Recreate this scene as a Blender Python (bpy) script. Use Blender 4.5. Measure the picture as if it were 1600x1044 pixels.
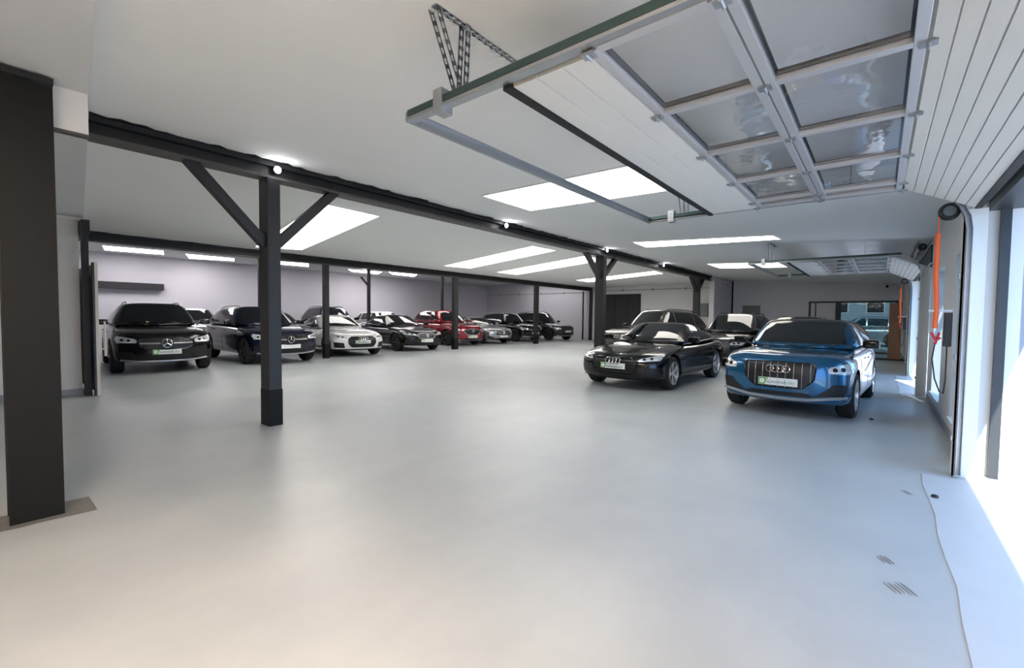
import bpy, bmesh, math, random
import numpy as np
from mathutils import Vector, Matrix
from mathutils.bvhtree import BVHTree

random.seed(7)
rnd = random.Random(11)
C = bpy.context.scene.collection
for o in list(bpy.data.objects):
    bpy.data.objects.remove(o)

# ------------------------------------------------------------------ camera
F_PX, YAW, PITCH, ROLL, EYE = 701.06, .68623, -.0401416, .0110392, 1.54
fw = Vector((-math.sin(YAW)*math.cos(PITCH), math.cos(YAW)*math.cos(PITCH), math.sin(PITCH)))
r0 = Vector((math.cos(YAW), math.sin(YAW), 0)); u0 = r0.cross(fw)
rt = r0*math.cos(ROLL)+u0*math.sin(ROLL); up = -r0*math.sin(ROLL)+u0*math.cos(ROLL)
cam_data = bpy.data.cameras.new('camera'); cam = bpy.data.objects.new('camera', cam_data); C.objects.link(cam)
m = Matrix((rt, up, -fw)).transposed().to_4x4(); m.translation = Vector((0, 0, EYE))
cam.matrix_world = m
cam_data.sensor_width = 36; cam_data.lens = 36*F_PX/1600; cam_data.clip_start = .05; cam_data.clip_end = 300
bpy.context.scene.camera = cam

# ------------------------------------------------------------------ sky, sun, exposure
SKYLIGHT = 4.3
world = bpy.data.worlds.new('world'); bpy.context.scene.world = world
world.use_nodes = True
wn = world.node_tree; wn.nodes.clear()
bg = wn.nodes.new('ShaderNodeBackground'); wo = wn.nodes.new('ShaderNodeOutputWorld')
bg.inputs[0].default_value = (.33, .59, 1.0, 1); bg.inputs[1].default_value = 2.6
wn.links.new(bg.outputs[0], wo.inputs[0])
sun_d = bpy.data.lights.new('sun', 'SUN'); sun_d.energy = 9.0; sun_d.angle = .009; sun_d.color = (1, .96, .9)
sun = bpy.data.objects.new('sun', sun_d); C.objects.link(sun)
sun.rotation_euler = Vector((-.24, 1, -.86)).to_track_quat('-Z', 'Y').to_euler()
sun.location = (4, -10, 12)
vs = bpy.context.scene.view_settings
bpy.context.scene.display_settings.display_device = 'sRGB'
vs.view_transform = 'Standard'; vs.look = 'None'; vs.gamma = 1; vs.use_curve_mapping = False
vs.exposure = 0.78

# ------------------------------------------------------------------ materials
def mat(name, col, rough=.5, metal=0., coat=0., emit=None, es=0., noise=0., nscale=4., bump=0., bscale=60., spec=.5, flake=0.):
    M = bpy.data.materials.new(name); M.use_nodes = True
    nt = M.node_tree; b = nt.nodes['Principled BSDF']
    c = (*col, 1)
    b.inputs['Base Color'].default_value = c
    b.inputs['Roughness'].default_value = rough; b.inputs['Metallic'].default_value = metal
    b.inputs['Coat Weight'].default_value = coat; b.inputs['Coat Roughness'].default_value = .03
    b.inputs['Specular IOR Level'].default_value = spec
    if emit:
        b.inputs['Emission Color'].default_value = (*emit, 1); b.inputs['Emission Strength'].default_value = es
    tc = nt.nodes.new('ShaderNodeTexCoord')
    if noise:
        n = nt.nodes.new('ShaderNodeTexNoise'); n.inputs['Scale'].default_value = nscale; n.inputs['Detail'].default_value = 6
        nt.links.new(tc.outputs['Object'], n.inputs['Vector'])
        mx = nt.nodes.new('ShaderNodeMix'); mx.data_type = 'RGBA'
        mx.inputs[6].default_value = tuple(v*(1-noise) for v in col)+(1,)
        mx.inputs[7].default_value = tuple(min(1, v*(1+noise)) for v in col)+(1,)
        nt.links.new(n.outputs['Fac'], mx.inputs[0]); nt.links.new(mx.outputs[2], b.inputs['Base Color'])
    if bump:
        n2 = nt.nodes.new('ShaderNodeTexNoise'); n2.inputs['Scale'].default_value = bscale
        nt.links.new(tc.outputs['Object'], n2.inputs['Vector'])
        bp = nt.nodes.new('ShaderNodeBump'); bp.inputs['Strength'].default_value = bump; bp.inputs['Distance'].default_value = .01
        nt.links.new(n2.outputs['Fac'], bp.inputs['Height']); nt.links.new(bp.outputs[0], b.inputs['Normal'])
    return M

def floor_mat():
    M = bpy.data.materials.new('floor_epoxy'); M.use_nodes = True
    nt = M.node_tree; b = nt.nodes['Principled BSDF']; L = nt.links.new
    geo = nt.nodes.new('ShaderNodeNewGeometry')
    n = nt.nodes.new('ShaderNodeTexNoise'); n.inputs['Scale'].default_value = .55; n.inputs['Detail'].default_value = 8; n.inputs['Roughness'].default_value = .62
    L(geo.outputs['Position'], n.inputs['Vector'])
    r = nt.nodes.new('ShaderNodeValToRGB'); r.color_ramp.elements[0].position = .3; r.color_ramp.elements[1].position = .7
    r.color_ramp.elements[0].color = (.36, .395, .415, 1); r.color_ramp.elements[1].color = (.46, .485, .49, 1)
    L(n.outputs['Fac'], r.inputs[0])
    # roller streaks and tyre scuffs
    mp = nt.nodes.new('ShaderNodeMapping'); mp.inputs['Scale'].default_value = (1.6, .5, 1); mp.inputs['Rotation'].default_value = (0, 0, -.5)
    L(geo.outputs['Position'], mp.inputs['Vector'])
    n2 = nt.nodes.new('ShaderNodeTexNoise'); n2.inputs['Scale'].default_value = 1.2; n2.inputs['Detail'].default_value = 5
    L(mp.outputs[0], n2.inputs['Vector'])
    r2 = nt.nodes.new('ShaderNodeValToRGB'); r2.color_ramp.elements[0].position = .2; r2.color_ramp.elements[1].position = .62
    r2.color_ramp.elements[0].color = (.85, .85, .87, 1); r2.color_ramp.elements[1].color = (1, 1, 1, 1)
    L(n2.outputs['Fac'], r2.inputs[0])
    mx = nt.nodes.new('ShaderNodeMix'); mx.data_type = 'RGBA'; mx.blend_type = 'MULTIPLY'; mx.inputs[0].default_value = .8
    L(r.outputs[0], mx.inputs[6]); L(r2.outputs[0], mx.inputs[7]); L(mx.outputs[2], b.inputs['Base Color'])
    rr = nt.nodes.new('ShaderNodeMapRange'); rr.inputs['To Min'].default_value = .30; rr.inputs['To Max'].default_value = .42
    L(n2.outputs['Fac'], rr.inputs['Value']); L(rr.outputs[0], b.inputs['Roughness'])
    b.inputs['Specular IOR Level'].default_value = .3
    n3 = nt.nodes.new('ShaderNodeTexNoise'); n3.inputs['Scale'].default_value = 9; n3.inputs['Detail'].default_value = 3
    L(geo.outputs['Position'], n3.inputs['Vector'])
    bp = nt.nodes.new('ShaderNodeBump'); bp.inputs['Strength'].default_value = .05; bp.inputs['Distance'].default_value = .01
    L(n3.outputs['Fac'], bp.inputs['Height']); L(bp.outputs[0], b.inputs['Normal'])
    return M

def glass_mat(name, tint, refl):
    M = bpy.data.materials.new(name); M.use_nodes = True; nt = M.node_tree; nt.nodes.clear(); L = nt.links.new
    o = nt.nodes.new('ShaderNodeOutputMaterial'); t = nt.nodes.new('ShaderNodeBsdfTransparent'); g = nt.nodes.new('ShaderNodeBsdfGlossy')
    t.inputs[0].default_value = (*tint, 1); g.inputs['Roughness'].default_value = .03
    f = nt.nodes.new('ShaderNodeLayerWeight'); f.inputs[0].default_value = .5
    pw = nt.nodes.new('ShaderNodeMath'); pw.operation = 'POWER'; pw.inputs[1].default_value = 4
    a = nt.nodes.new('ShaderNodeMath'); a.operation = 'ADD'; a.inputs[1].default_value = refl; a.use_clamp = True
    tc = nt.nodes.new('ShaderNodeTexCoord'); n = nt.nodes.new('ShaderNodeTexNoise'); n.inputs['Scale'].default_value = 3.5
    bp = nt.nodes.new('ShaderNodeBump'); bp.inputs['Strength'].default_value = .25; bp.inputs['Distance'].default_value = .02
    L(tc.outputs['Object'], n.inputs['Vector']); L(n.outputs['Fac'], bp.inputs['Height']); L(bp.outputs[0], g.inputs['Normal'])
    mx = nt.nodes.new('ShaderNodeMixShader')
    L(f.outputs['Facing'], pw.inputs[0]); L(pw.outputs[0], a.inputs[0]); L(a.outputs[0], mx.inputs[0]); L(t.outputs[0], mx.inputs[1]); L(g.outputs[0], mx.inputs[2]); L(mx.outputs[0], o.inputs[0])
    return M

MT = {}
MT['floor'] = floor_mat()
MT['sill_floor'] = mat('sill_concrete', (.46, .49, .52), .45, noise=.08, nscale=3)
MT['ceiling'] = mat('ceiling_paint', (.89, .89, .87), .85, noise=.035, nscale=.8, bump=.1, bscale=25)
MT['ceiling_grey'] = mat('ceiling_grey_paint', (.66, .67, .68), .85, noise=.03, nscale=.8)
MT['wall'] = mat('wall_paint', (.74, .74, .73), .8, noise=.03, nscale=1.2, bump=.12, bscale=30)
MT['wall_lilac'] = mat('wall_lilac_paint', (.62, .60, .64), .8, noise=.03, nscale=1.2)
MT['wall_grey'] = mat('wall_grey_paint', (.80, .79, .83), .8, noise=.04, nscale=1.2)
MT['skirting'] = mat('skirting_grey', (.30, .33, .36), .6, noise=.05)
MT['black'] = mat('black_steel_paint', (.007, .007, .008), .5, noise=.3, nscale=14, bump=.15, bscale=40)
MT['blackedge'] = mat('worn_flange_paint', (.07, .065, .06), .45, noise=.35, nscale=10)
MT['col'] = mat('column_paint', (.016, .016, .018), .45, noise=.3, nscale=8, bump=.12, bscale=30)
MT['coldark'] = mat('column_foot_paint', (.005, .006, .006), .55, noise=.3, nscale=8, spec=.25)
MT['steel'] = mat('galvanised_steel', (.42, .44, .46), .38, metal=.85, noise=.12, nscale=12)
MT['steeldark'] = mat('dark_steel', (.14, .16, .16), .45, metal=.6, noise=.2, nscale=12)
MT['track_green'] = mat('track_edge', (.05, .085, .085), .4, metal=.5, noise=.2)
MT['alu'] = mat('aluminium_frame', (.62, .62, .64), .35, metal=.55, noise=.05)
MT['rubber'] = mat('rubber_seal', (.012, .012, .012), .7, noise=.2)
MT['panel'] = mat('door_panel_white', (.72, .715, .68), .5, noise=.03, nscale=3, bump=.1, bscale=90)
MT['pane'] = glass_mat('acrylic_pane', (.95, .95, .96), .06)
MT['glass'] = glass_mat('window_glass', (.78, .86, .88), .02)
MT['tinted'] = glass_mat('tinted_door_glass', (.24, .30, .30), .06)
MT['skylight'] = mat('skylight_panel', (.9, .9, .9), .6, emit=(1, .945, .87), es=SKYLIGHT)
MT['fill_warm'] = mat('fill_panel_warm', (.9, .9, .9), .6, emit=(1, .79, .62), es=SKYLIGHT*3.7)  # glow of the added fill panel behind the viewpoint
MT['skylight_hall'] = mat('skylight_panel_hall', (.9, .9, .9), .6, emit=(1, .965, .92), es=SKYLIGHT*.8)
MT['cool_light'] = mat('garage_light_panel', (.9, .9, .9), .6, emit=(1, .95, .97), es=SKYLIGHT*1.3)
MT['lamp'] = mat('lamp_lens', (.9, .9, .9), .3, emit=(.93, .95, 1), es=60)
MT['orange'] = mat('orange_sleeve', (.85, .13, .03), .5, noise=.06)
MT['red'] = mat('red_hook', (.5, .02, .03), .4, noise=.1)
MT['frame_dark'] = mat('dark_window_frame', (.03, .035, .04), .4, noise=.2)
MT['wood'] = mat('brown_wood', (.27, .15, .09), .5, noise=.25, nscale=5)
MT['box_dark'] = mat('dark_wall_beam', (.022, .02, .024), .6, noise=.2)
MT['cabinet_grey'] = mat('cabinet_grey', (.22, .22, .2), .6, noise=.1)
MT['ext_wall'] = mat('outside_render', (.30, .32, .37), .9, noise=.03)
MT['ext_ground'] = mat('outside_ground', (.36, .36, .36), .9, noise=.08, nscale=2)
MT['screw_hole'] = mat('stain', (.17, .165, .155), .5, noise=.4, nscale=30)
MT['door_white'] = mat('door_stile_white', (.66, .61, .55), .45, noise=.05)
# car materials
MT['tyre'] = mat('tyre_rubber', (.012, .012, .012), .75, noise=.2, nscale=20)
MT['rim'] = mat('alloy_rim', (.68, .68, .70), .28, metal=.8, noise=.05)
MT['rim_dark'] = mat('dark_rim', (.07, .07, .075), .35, metal=.7, noise=.1)
MT['carglass'] = mat('car_glass', (.006, .008, .010), .02, spec=.9, noise=.1)
MT['trim'] = mat('black_trim', (.008, .008, .009), .4, noise=.2)
MT['gloss_black'] = mat('gloss_black_trim', (.005, .005, .006), .12, noise=.1)
MT['chrome'] = mat('chrome', (.75, .75, .77), .12, metal=1, noise=.02)
MT['satin'] = mat('satin_silver', (.42, .43, .45), .3, metal=.7, noise=.05)
MT['lens'] = mat('headlight_lens', (.66, .69, .72), .1, metal=.35, coat=1, noise=.35, nscale=22)
MT['led'] = mat('headlight_strip', (.92, .94, .96), .15, coat=1, noise=.05)
MT['plate'] = mat('plate_white', (.80, .82, .80), .45, noise=.03)
MT['plate_green'] = mat('plate_green', (.20, .42, .14), .45, noise=.05)
MT['ink'] = mat('plate_ink', (.09, .11, .10), .6, noise=.05)
PAINT = {
 'black': mat('paint_black', (.002, .002, .003), .2, coat=.55, noise=.1, spec=.25),
 'navy': mat('paint_navy', (.003, .006, .025), .18, metal=.2, coat=.6, noise=.1),
 'white': mat('paint_white', (.82, .81, .80), .25, coat=1, noise=.02),
 'red': mat('paint_red', (.30, .008, .014), .22, metal=.35, coat=1, noise=.05),
 'silver': mat('paint_silver', (.44, .45, .47), .26, metal=.65, coat=1, noise=.04),
 'blue': mat('paint_blue', (.001, .095, .215), .2, metal=.5, coat=1, noise=.05),
 'taupe': mat('paint_taupe', (.085, .078, .068), .22, metal=.4, coat=1, noise=.05),
 'grey': mat('paint_dark_grey', (.03, .032, .035), .2, metal=.4, coat=1, noise=.05),
}

# ------------------------------------------------------------------ mesh helpers
class MB:
    def __init__(s): s.v = []; s.f = []
    def add(s, vs_, fs):
        n = len(s.v); s.v += [tuple(p) for p in vs_]; s.f += [tuple(i+n for i in f) for f in fs]
    def box(s, a, b, bev=0):
        (x0, y0, z0), (x1, y1, z1) = a, b
        x0, x1 = min(x0, x1), max(x0, x1); y0, y1 = min(y0, y1), max(y0, y1); z0, z1 = min(z0, z1), max(z0, z1)
        s.add([(x0,y0,z0),(x1,y0,z0),(x1,y1,z0),(x0,y1,z0),(x0,y0,z1),(x1,y0,z1),(x1,y1,z1),(x0,y1,z1)],
              [(0,3,2,1),(4,5,6,7),(0,1,5,4),(1,2,6,5),(2,3,7,6),(3,0,4,7)])
        return s
    def bar(s, p, q, w, h, upv=(0,0,1)):
        p = Vector(p); q = Vector(q); d = (q-p).normalized(); U = Vector(upv)
        if abs(d.dot(U)) > .98: U = Vector((1,0,0))
        a = d.cross(U).normalized()*w/2; b = a.normalized().cross(d).normalized()*h/2
        vs_ = [p-a-b, p+a-b, p+a+b, p-a+b, q-a-b, q+a-b, q+a+b, q-a+b]
        s.add(vs_, [(0,1,2,3),(7,6,5,4),(0,4,5,1),(1,5,6,2),(2,6,7,3),(3,7,4,0)]); return s
    def tube(s, pts, r, n=8, closed=False):
        pts = [Vector(p) for p in pts]; N = len(pts); rings = []
        prev = None
        for i, p in enumerate(pts):
            if closed: d = (pts[(i+1) % N]-pts[i-1]).normalized()
            else: d = (pts[min(i+1, N-1)]-pts[max(i-1, 0)]).normalized()
            if prev is None:
                a = d.orthogonal().normalized()
            else:
                a = (prev-d*prev.dot(d)).normalized()
            prev = a; b = d.cross(a)
            rings.append([p+(a*math.cos(2*math.pi*k/n)+b*math.sin(2*math.pi*k/n))*r for k in range(n)])
        vs_ = [v for rg in rings for v in rg]; fs = []
        for i in range(N if closed else N-1):
            j = (i+1) % N
            for k in range(n):
                fs.append((i*n+k, i*n+(k+1) % n, j*n+(k+1) % n, j*n+k))
        if not closed:
            fs.append(tuple(range(n-1, -1, -1))); fs.append(tuple((N-1)*n+k for k in range(n)))
        s.add(vs_, fs); return s
    def prism(s, poly, axis, a, b):
        """poly of 2-D points extruded along axis from a to b"""
        n = len(poly)
        def P(p, t):
            if axis == 0: return (t, p[0], p[1])
            if axis == 1: return (p[0], t, p[1])
            return (p[0], p[1], t)
        s.add([P(p, a) for p in poly]+[P(p, b) for p in poly],
              [tuple(range(n)), tuple(range(2*n-1, n-1, -1))]+[(i, n+i, n+(i+1) % n, (i+1) % n) for i in range(n)])
        return s
    def lathe(s, prof, n=28, axis='y', c=(0,0,0)):
        vs_ = []; fs = []; K = len(prof)
        for i in range(n):
            t = 2*math.pi*i/n
            for (r, h) in prof: vs_.append((c[0]+r*math.cos(t), c[1]+h, c[2]+r*math.sin(t)) if axis == 'y' else
                                           ((c[0]+h, c[1]+r*math.cos(t), c[2]+r*math.sin(t)) if axis == 'x' else (c[0]+r*math.cos(t), c[1]+r*math.sin(t), c[2]+h)))
        for i in range(n):
            j = (i+1) % n
            for k in range(K-1): fs.append((i*K+k, j*K+k, j*K+k+1, i*K+k+1))
        s.add(vs_, fs); return s
    def build(s, name, material, parent=None, smooth=False, bevel=0, label=None):
        me = bpy.data.meshes.new(name); me.from_pydata(s.v, [], s.f)
        bm = bmesh.new(); bm.from_mesh(me); bmesh.ops.recalc_face_normals(bm, faces=bm.faces)
        if bevel:
            bmesh.ops.bevel(bm, geom=bm.edges[:], offset=bevel, segments=2, affect='EDGES', profile=.6)
        bm.to_mesh(me); bm.free()
        me.materials.append(material)
        if smooth:
            me.polygons.foreach_set('use_smooth', [True]*len(me.polygons))
            me.set_sharp_from_angle(angle=math.radians(38))
        o = bpy.data.objects.new(name, me); C.objects.link(o)
        if parent: o.parent = parent
        if label: o['label'] = label
        return o

def tag(o, label=None, cat=None, group=None, kind=None):
    if label: o['label'] = label
    if cat: o['category'] = cat
    if group: o['group'] = group
    if kind: o['kind'] = kind
    return o
def thing(name, label, cat, loc=(0,0,0), rz=0, group=None):
    o = bpy.data.objects.new(name, None); C.objects.link(o); o.empty_display_size = .2
    o.location = loc; o.rotation_euler = (0, 0, rz)
    return tag(o, label, cat, group)
def copy_tree(o, parent=None):
    c = o.copy(); C.objects.link(c)
    if parent:
        c.parent = parent
        c.matrix_parent_inverse = o.matrix_parent_inverse.copy()
    for ch in [x for x in bpy.data.objects if x.parent == o and x != c]: copy_tree(ch, c)
    return c
def struct(name, mb, material, **k):
    o = mb.build(name, material, **k); o['kind'] = 'structure'; return o

# ------------------------------------------------------------------ the setting
XR = .77                       # right wall face
YE = 26.5                      # end wall
XB = -27.0                     # back wall of the side hall
Z1, Z2, ZR, ZG, ZA = 3.59, 3.47, 3.18, 4.2, 3.25
YG = 29.4                      # end of the side hall
def ceil_z(x):
    if x > -6.5: return Z1+(ZR-Z1)*(x+6.5)/(XR+6.5)
    return Z1+(Z2-Z1)*(-6.5-x)/8.4

b = MB(); b.box((-27.4, -9, -.2), (1.25, YE+3.4, 0))
struct('floor', b, MT['floor'])
# door threshold sheet
b = MB()
for (y0, y1) in ((-3, 6.05), (11.9, 16.3)):
    n = 22; pts = [(.375+.012*math.sin(i*1.7)+.008*rnd.uniform(-1, 1), y0+(y1-y0)*i/n) for i in range(n+1)]
    vs_ = [(x, y, .0) for x, y in pts]+[(x+.004, y, .008) for x, y in pts]+[(1.24, y, .008) for x, y in pts]
    k = n+1; fs = []
    for i in range(n): fs += [(i, i+1, k+i+1, k+i), (k+i, k+i+1, 2*k+i+1, 2*k+i)]
    fs.append((0, k, 2*k)); b.add(vs_, fs)
struct('trim_1', b, MT['sill_floor'])

def slab(name, poly, mtl, th=.15):
    """poly: list of xyz of the underside"""
    n = len(poly); b = MB()
    b.add(list(poly)+[(x, y, z+th) for x, y, z in poly], [tuple(range(n)), tuple(range(2*n-1, n-1, -1))]+[(i, (i+1) % n, n+(i+1) % n, n+i) for i in range(n)])
    return struct(name, b, mtl)
slab('ceiling', [(-6.5, .84, Z1), (1.1, -.05, ceil_z(1.1)), (1.1, YE+.2, ceil_z(1.1)), (-6.5, YE+.2, Z1)], MT['ceiling'])
slab('ceiling', [(-15.0, 1.3, Z2), (-6.5, .84, Z1), (-6.5, YE+.2, Z1), (-15.0, YE+.2, Z2)], MT['ceiling'])
slab('ceiling', [(-27.2, 1.3, ZG), (-15.0, 1.3, ZG), (-15.0, YG+.2, ZG), (-27.2, YG+.2, ZG)], MT['ceiling_grey'])
slab('ceiling', [(-13, -9, ZA), (1.1, -9, ZA), (1.1, -.03, ZA), (-13, 1.62, ZA)], MT['ceiling_grey'], th=.6)

# walls
b = MB(); b.box((XB-.2, 1.2, 0), (XB, YG+.2, ZG)); struct('wall_back', b, MT['wall_lilac'])
b = MB(); b.box((-15.1, YE, 0), (-6.2, YE+.2, 3.7)); struct('wall_end', b, MT['wall'])
b = MB(); b.box((XB, YG, 0), (-15.1, YG+.2, ZG)); b.box((-15.1, YE+.2, 0), (-14.9, YG+.2, ZG)); struct('wall_end', b, MT['wall_lilac'])
b = MB(); b.box((-6.5, 23.15, 0), (-6.28, YE, 3.62)); struct('wall_stub', b, MT['wall_lilac'])
# end wall of the door bay with glazed opening x -3.0..0.75
ox0, ox1, oz = -2.75, .62, 2.42
b = MB(); b.box((-6.3, YE, 0), (ox0, YE+.2, 3.6)); b.box((ox0, YE, oz), (XR+.3, YE+.2, 3.6)); b.box((ox1, YE, 0), (XR+.3, YE+.2, oz))
struct('wall_end', b, MT['wall_grey'])
# left wall (faces +x) with overhanging upper part
b = MB(); b.box((-11.65, -9, 0), (-11.42, 1.36, 3.2)); b.box((-11.65, -9, 3.19), (-11.36, 1.44, 3.6)); struct('wall_left', b, MT['wall'])
b = MB(); b.box((-11.43, -9, 0), (-11.395, 1.37, .11)); struct('baseboard_left', b, MT['skirting'], bevel=.004)
b = MB(); b.box((XB, 1.1, 0), (-11.4, 1.3, ZG)); struct('wall_left', b, MT['wall'])
b = MB(); b.box((-15.0, 1.3, Z2), (-14.9, YE, ZG)); struct('wall_header', b, MT['wall'])
b = MB(); b.box((-13, -9.2, 0), (1.2, -9, 3.4)); struct('wall_near', b, MT['wall'])
# downstand over the near opening, with its steel flange
b = MB(); b.box((-4.95, -9, 2.93), (-4.9, .66, ZA+.02)); struct('trim_2', b, MT['wall'])
b = MB(); b.box((-4.955, -9, 2.912), (-4.885, .665, 2.932)); struct('trim_3', b, MT['blackedge'])
# footprint of the removed wall at the column
b = MB(); n = 26
top = []; bot = []
for i in range(n+1):
    y = -3+3.62*i/n; top.append((-5.02+rnd.uniform(-.02, .02), y)); bot.append((-4.66+rnd.uniform(-.02, .02), y))
vs_ = [(x, y, .004) for x, y in top]+[(x, y, .004) for x, y in bot]
b.add(vs_, [(i, i+1, n+2+i, n+1+i) for i in range(n)])
struct('trim_4', b, MT['screw_hole'])

# right wall: solid, doorway 1 (y 2.0-6.4), wall with two windows, doorway 2, wall
T = .27; DOORS = ((1.9, 6.4), (12.25, 16.75)); WIN = ((7.05, 8.45), (9.85, 11.25)); WZ = (.22, 2.42); DH = 2.72
b = MB()
b.box((XR, -9, 0), (XR+T, DOORS[0][0], 3.4))
for y0, y1 in DOORS: b.box((XR, y0, DH), (XR+T, y1, 3.4))
segs = [(6.4, WIN[0][0]), (WIN[0][1], WIN[1][0]), (WIN[1][1], 12.25)]
for y0, y1 in segs: b.box((XR, y0, 0), (XR+T, y1, 3.4))
for y0, y1 in WIN: b.box((XR, y0, 0), (XR+T, y1, WZ[0])); b.box((XR, y0, WZ[1]), (XR+T, y1, 3.4))
b.box((XR, 16.75, 0), (XR+T, YE+.2, 3.4))
struct('wall_right', b, MT['wall'])
b = MB()
for y0, y1 in [(6.75, WIN[0][0]), (WIN[0][1], WIN[1][0]), (WIN[1][1], 12.0), (17.1, YE), WIN[0], WIN[1]]: b.box((XR-.02, y0, 0), (XR, y1, .09))
struct('baseboard_right', b, MT['skirting'])
for i, (y0, y1) in enumerate(WIN):
    b = MB(); x = XR+T-.07; z0, z1 = WZ; w = .06
    b.box((x, y0, z0), (x+.06, y1, z0+w)); b.box((x, y0, z1-w), (x+.06, y1, z1)); b.box((x, y0, z0+w), (x+.06, y0+w, z1-w)); b.box((x, y1-w, z0+w), (x+.06, y1, z1-w))
    b.box((x, y0+w, 1.95), (x+.06, y1-w, 2.0))
    win = struct('window_%d' % (i+1), b, MT['frame_dark'])
    g = MB(); g.box((x+.02, y0+w, z0+w), (x+.03, y1-w, 1.95)); g.build('pane', MT['glass'], win)
    g = MB(); g.box((x+.02, y0+w, 2.0), (x+.03, y1-w, z1-w)); g.build('pane', MT['glass'], win)
    g = MB(); g.box((XR-.03, y0+.005, z0-.0), (x-.002, y1-.005, z0+.025)); g.build('window_sill', MT['wall'], win)
# outside: wing walls, canopies, ground, opposite building
b = MB()
b.box((XR+T, 6.42, 0), (4.2, 6.7, 3.6)); b.box((XR+T, 16.77, 0), (4.2, 17.05, 3.6))
struct('wall_outside', b, MT['ext_wall'])
for (y0, y1) in DOORS:
    b = MB(); b.box((XR+.02, y0, DH-.10), (XR+T-.02, y1, DH)); b.box((XR+.10, y1-.07, 0), (XR+.17, y1, DH-.1)); b.box((XR+.10, y0, 0), (XR+.17, y0+.07, DH-.1)); b.box((XR-.03, y0, DH-.02), (XR, y1, 3.05))
    struct('trim_6', b, MT['frame_dark'])
for (y0, y1) in ((-2, 6.4), (12.0, 16.75)):
    b = MB(); b.box((XR+T, y0, 2.78), (1.49, y1, 3.0)); struct('trim_5', b, MT['ext_wall'])
b = MB(); b.box((1.25, -30, -.2), (40, YE+.2, -.01)); b.box((-14.8, YE+3.4, -.2), (40, 70, -.01)); struct('ground_outside', b, MT['ext_ground'])
b = MB(); b.box((-30, 52, 0), (20, 52.5, 8)); o = struct('wall_outside', b, MT['ext_wall'])
# window rows of the building seen through the glazed end door
for k in range(9):
    f = MB(); x0 = -14+2.6*k; z0, z1 = 2.2, 3.6
    f.box((x0, 51.93, z0-.06), (x0+1.3, 52, z0)); f.box((x0, 51.93, z1), (x0+1.3, 52, z1+.06)); f.box((x0, 51.93, z0), (x0+.06, 52, z1)); f.box((x0+1.24, 51.93, z0), (x0+1.3, 52, z1))
    fo = f.build('window', MT['wall'], o)
    g = MB(); g.box((x0+.06, 51.97, z0), (x0+1.24, 51.99, z1)); g.build('pane', MT['carglass'], fo)

# flat dark panels stand in for the darkness of the middle end wall opening
b = MB(); b.box((-14.05, YE-.03, 0), (-11.45, YE-.002, 3.0)); 
d1 = struct('opening_dark', b, MT['box_dark'])
for k in range(3):
    p = MB(); p.box((-13.98+.86*k, YE-.05, .06), (-13.98+.86*k+.80, YE-.03, 2.94)); p.build('opening_dark_panel', MT['box_dark'], d1, bevel=.006)

# skylights: quads on the ceiling undersides
def pix(x, y): return (fw*F_PX+rt*(x-800)-up*(y-522))
def on_ceiling(px, py, z=None):
    d = pix(px, py); t = (3.4-EYE)/d.z
    for _ in range(12):
        zz = ceil_z(d.x*t) if z is None else z
        t = (zz-EYE)/d.z
    return Vector((d.x*t, d.y*t, EYE+d.z*t))
SK = [('near', [(753,305),(984,257),(1044,296.5),(829,328.5)], None, 'large skylight panel beside the near raised overhead door'),
      ('A', [(693,415),(832,383.5),(869,391),(735,419)], None, 'long skylight left of the second column, nearer of the parallel pair'),
      ('B', [(776,425),(915,399),(945,406),(808,429)], None, 'long skylight running behind the brace of the second column'),
      ('M', [(398,385),(500,316),(594,337),(472,390)], None, 'large skylight behind the nearest braced column'),
      ('Cc', [(900,437.5),(1023,423),(1037,427),(920,440.5)], None, 'thin far skylight seen through the second column braces'),
      ('N2', [(988,378),(1208,367),(1221,373),(1010,386)], None, 'long narrow skylight between the two raised overhead doors'),
      ('N3', [(1104,412),(1215,409),(1231,417),(1125,419)], None, 'narrow skylight above the end bar of the far overhead door')]
for n_, q, z, lab in SK:
    P = [on_ceiling(x, y, z) for x, y in q]
    cx = sum(P, Vector())/4
    t = thing('skylight', lab, 'skylight', (cx.x, cx.y, cx.z-.01))
    b = MB(); d = Vector((0, 0, .006))
    b.add([p-cx+Vector((0,0,-.0)) for p in P]+[p-cx+d for p in P], [(0,1,2,3),(4,7,6,5),(0,4,5,1),(1,5,6,2),(2,6,7,3),(3,7,4,0)])
    b.build('diffuser', MT['skylight'], t)
    b = MB()
    for k in range(4):
        a_, b_ = P[k]-cx, P[(k+1) % 4]-cx; b.bar(a_, b_, .03, .014)
    b.build('frame', MT['ceiling'], t)
t = thing('skylight', 'added glowing fill panel behind the viewpoint, lighting the near floor', 'skylight', (-.9, -1.0, ZA-.012))  # unseen panel, added only to warm and brighten the near floor
b = MB(); b.box((-1.2, -.75, 0), (1.2, .75, .01)); b.build('diffuser', MT['fill_warm'], t)
b = MB()
for q in (((-1.25, -.8), (-1.2, .8)), ((1.2, -.8), (1.25, .8)), ((-1.2, -.8), (1.2, -.75)), ((-1.2, .75), (1.2, .8))): b.box((q[0][0], q[0][1], -.01), (q[1][0], q[1][1], .01))
b.build('frame', MT['ceiling'], t)
GL = [((160,384),(255,392),(256,398),(164,391)),((290,397),(366,404),(366,408),(296,404)),((436,408.5),(482,412),(482,417),(436,413)),
      ((544,421),(597,425),(590,428.5),(550,424.5)),((607,425),(652,429),(647,432.5),(614,429)),((566,418),(618,422),(618,424.3),(566,420.5))]
GLL = ['leftmost of the flat lights over the dark wall beam', 'second flat light from the left in the side hall', 'flat light right of the nearest column in the side hall',
       'flat light left of the bracketed post in the side hall', 'rightmost flat light in the side hall', 'slim flat light in front of the bracketed post']
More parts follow.
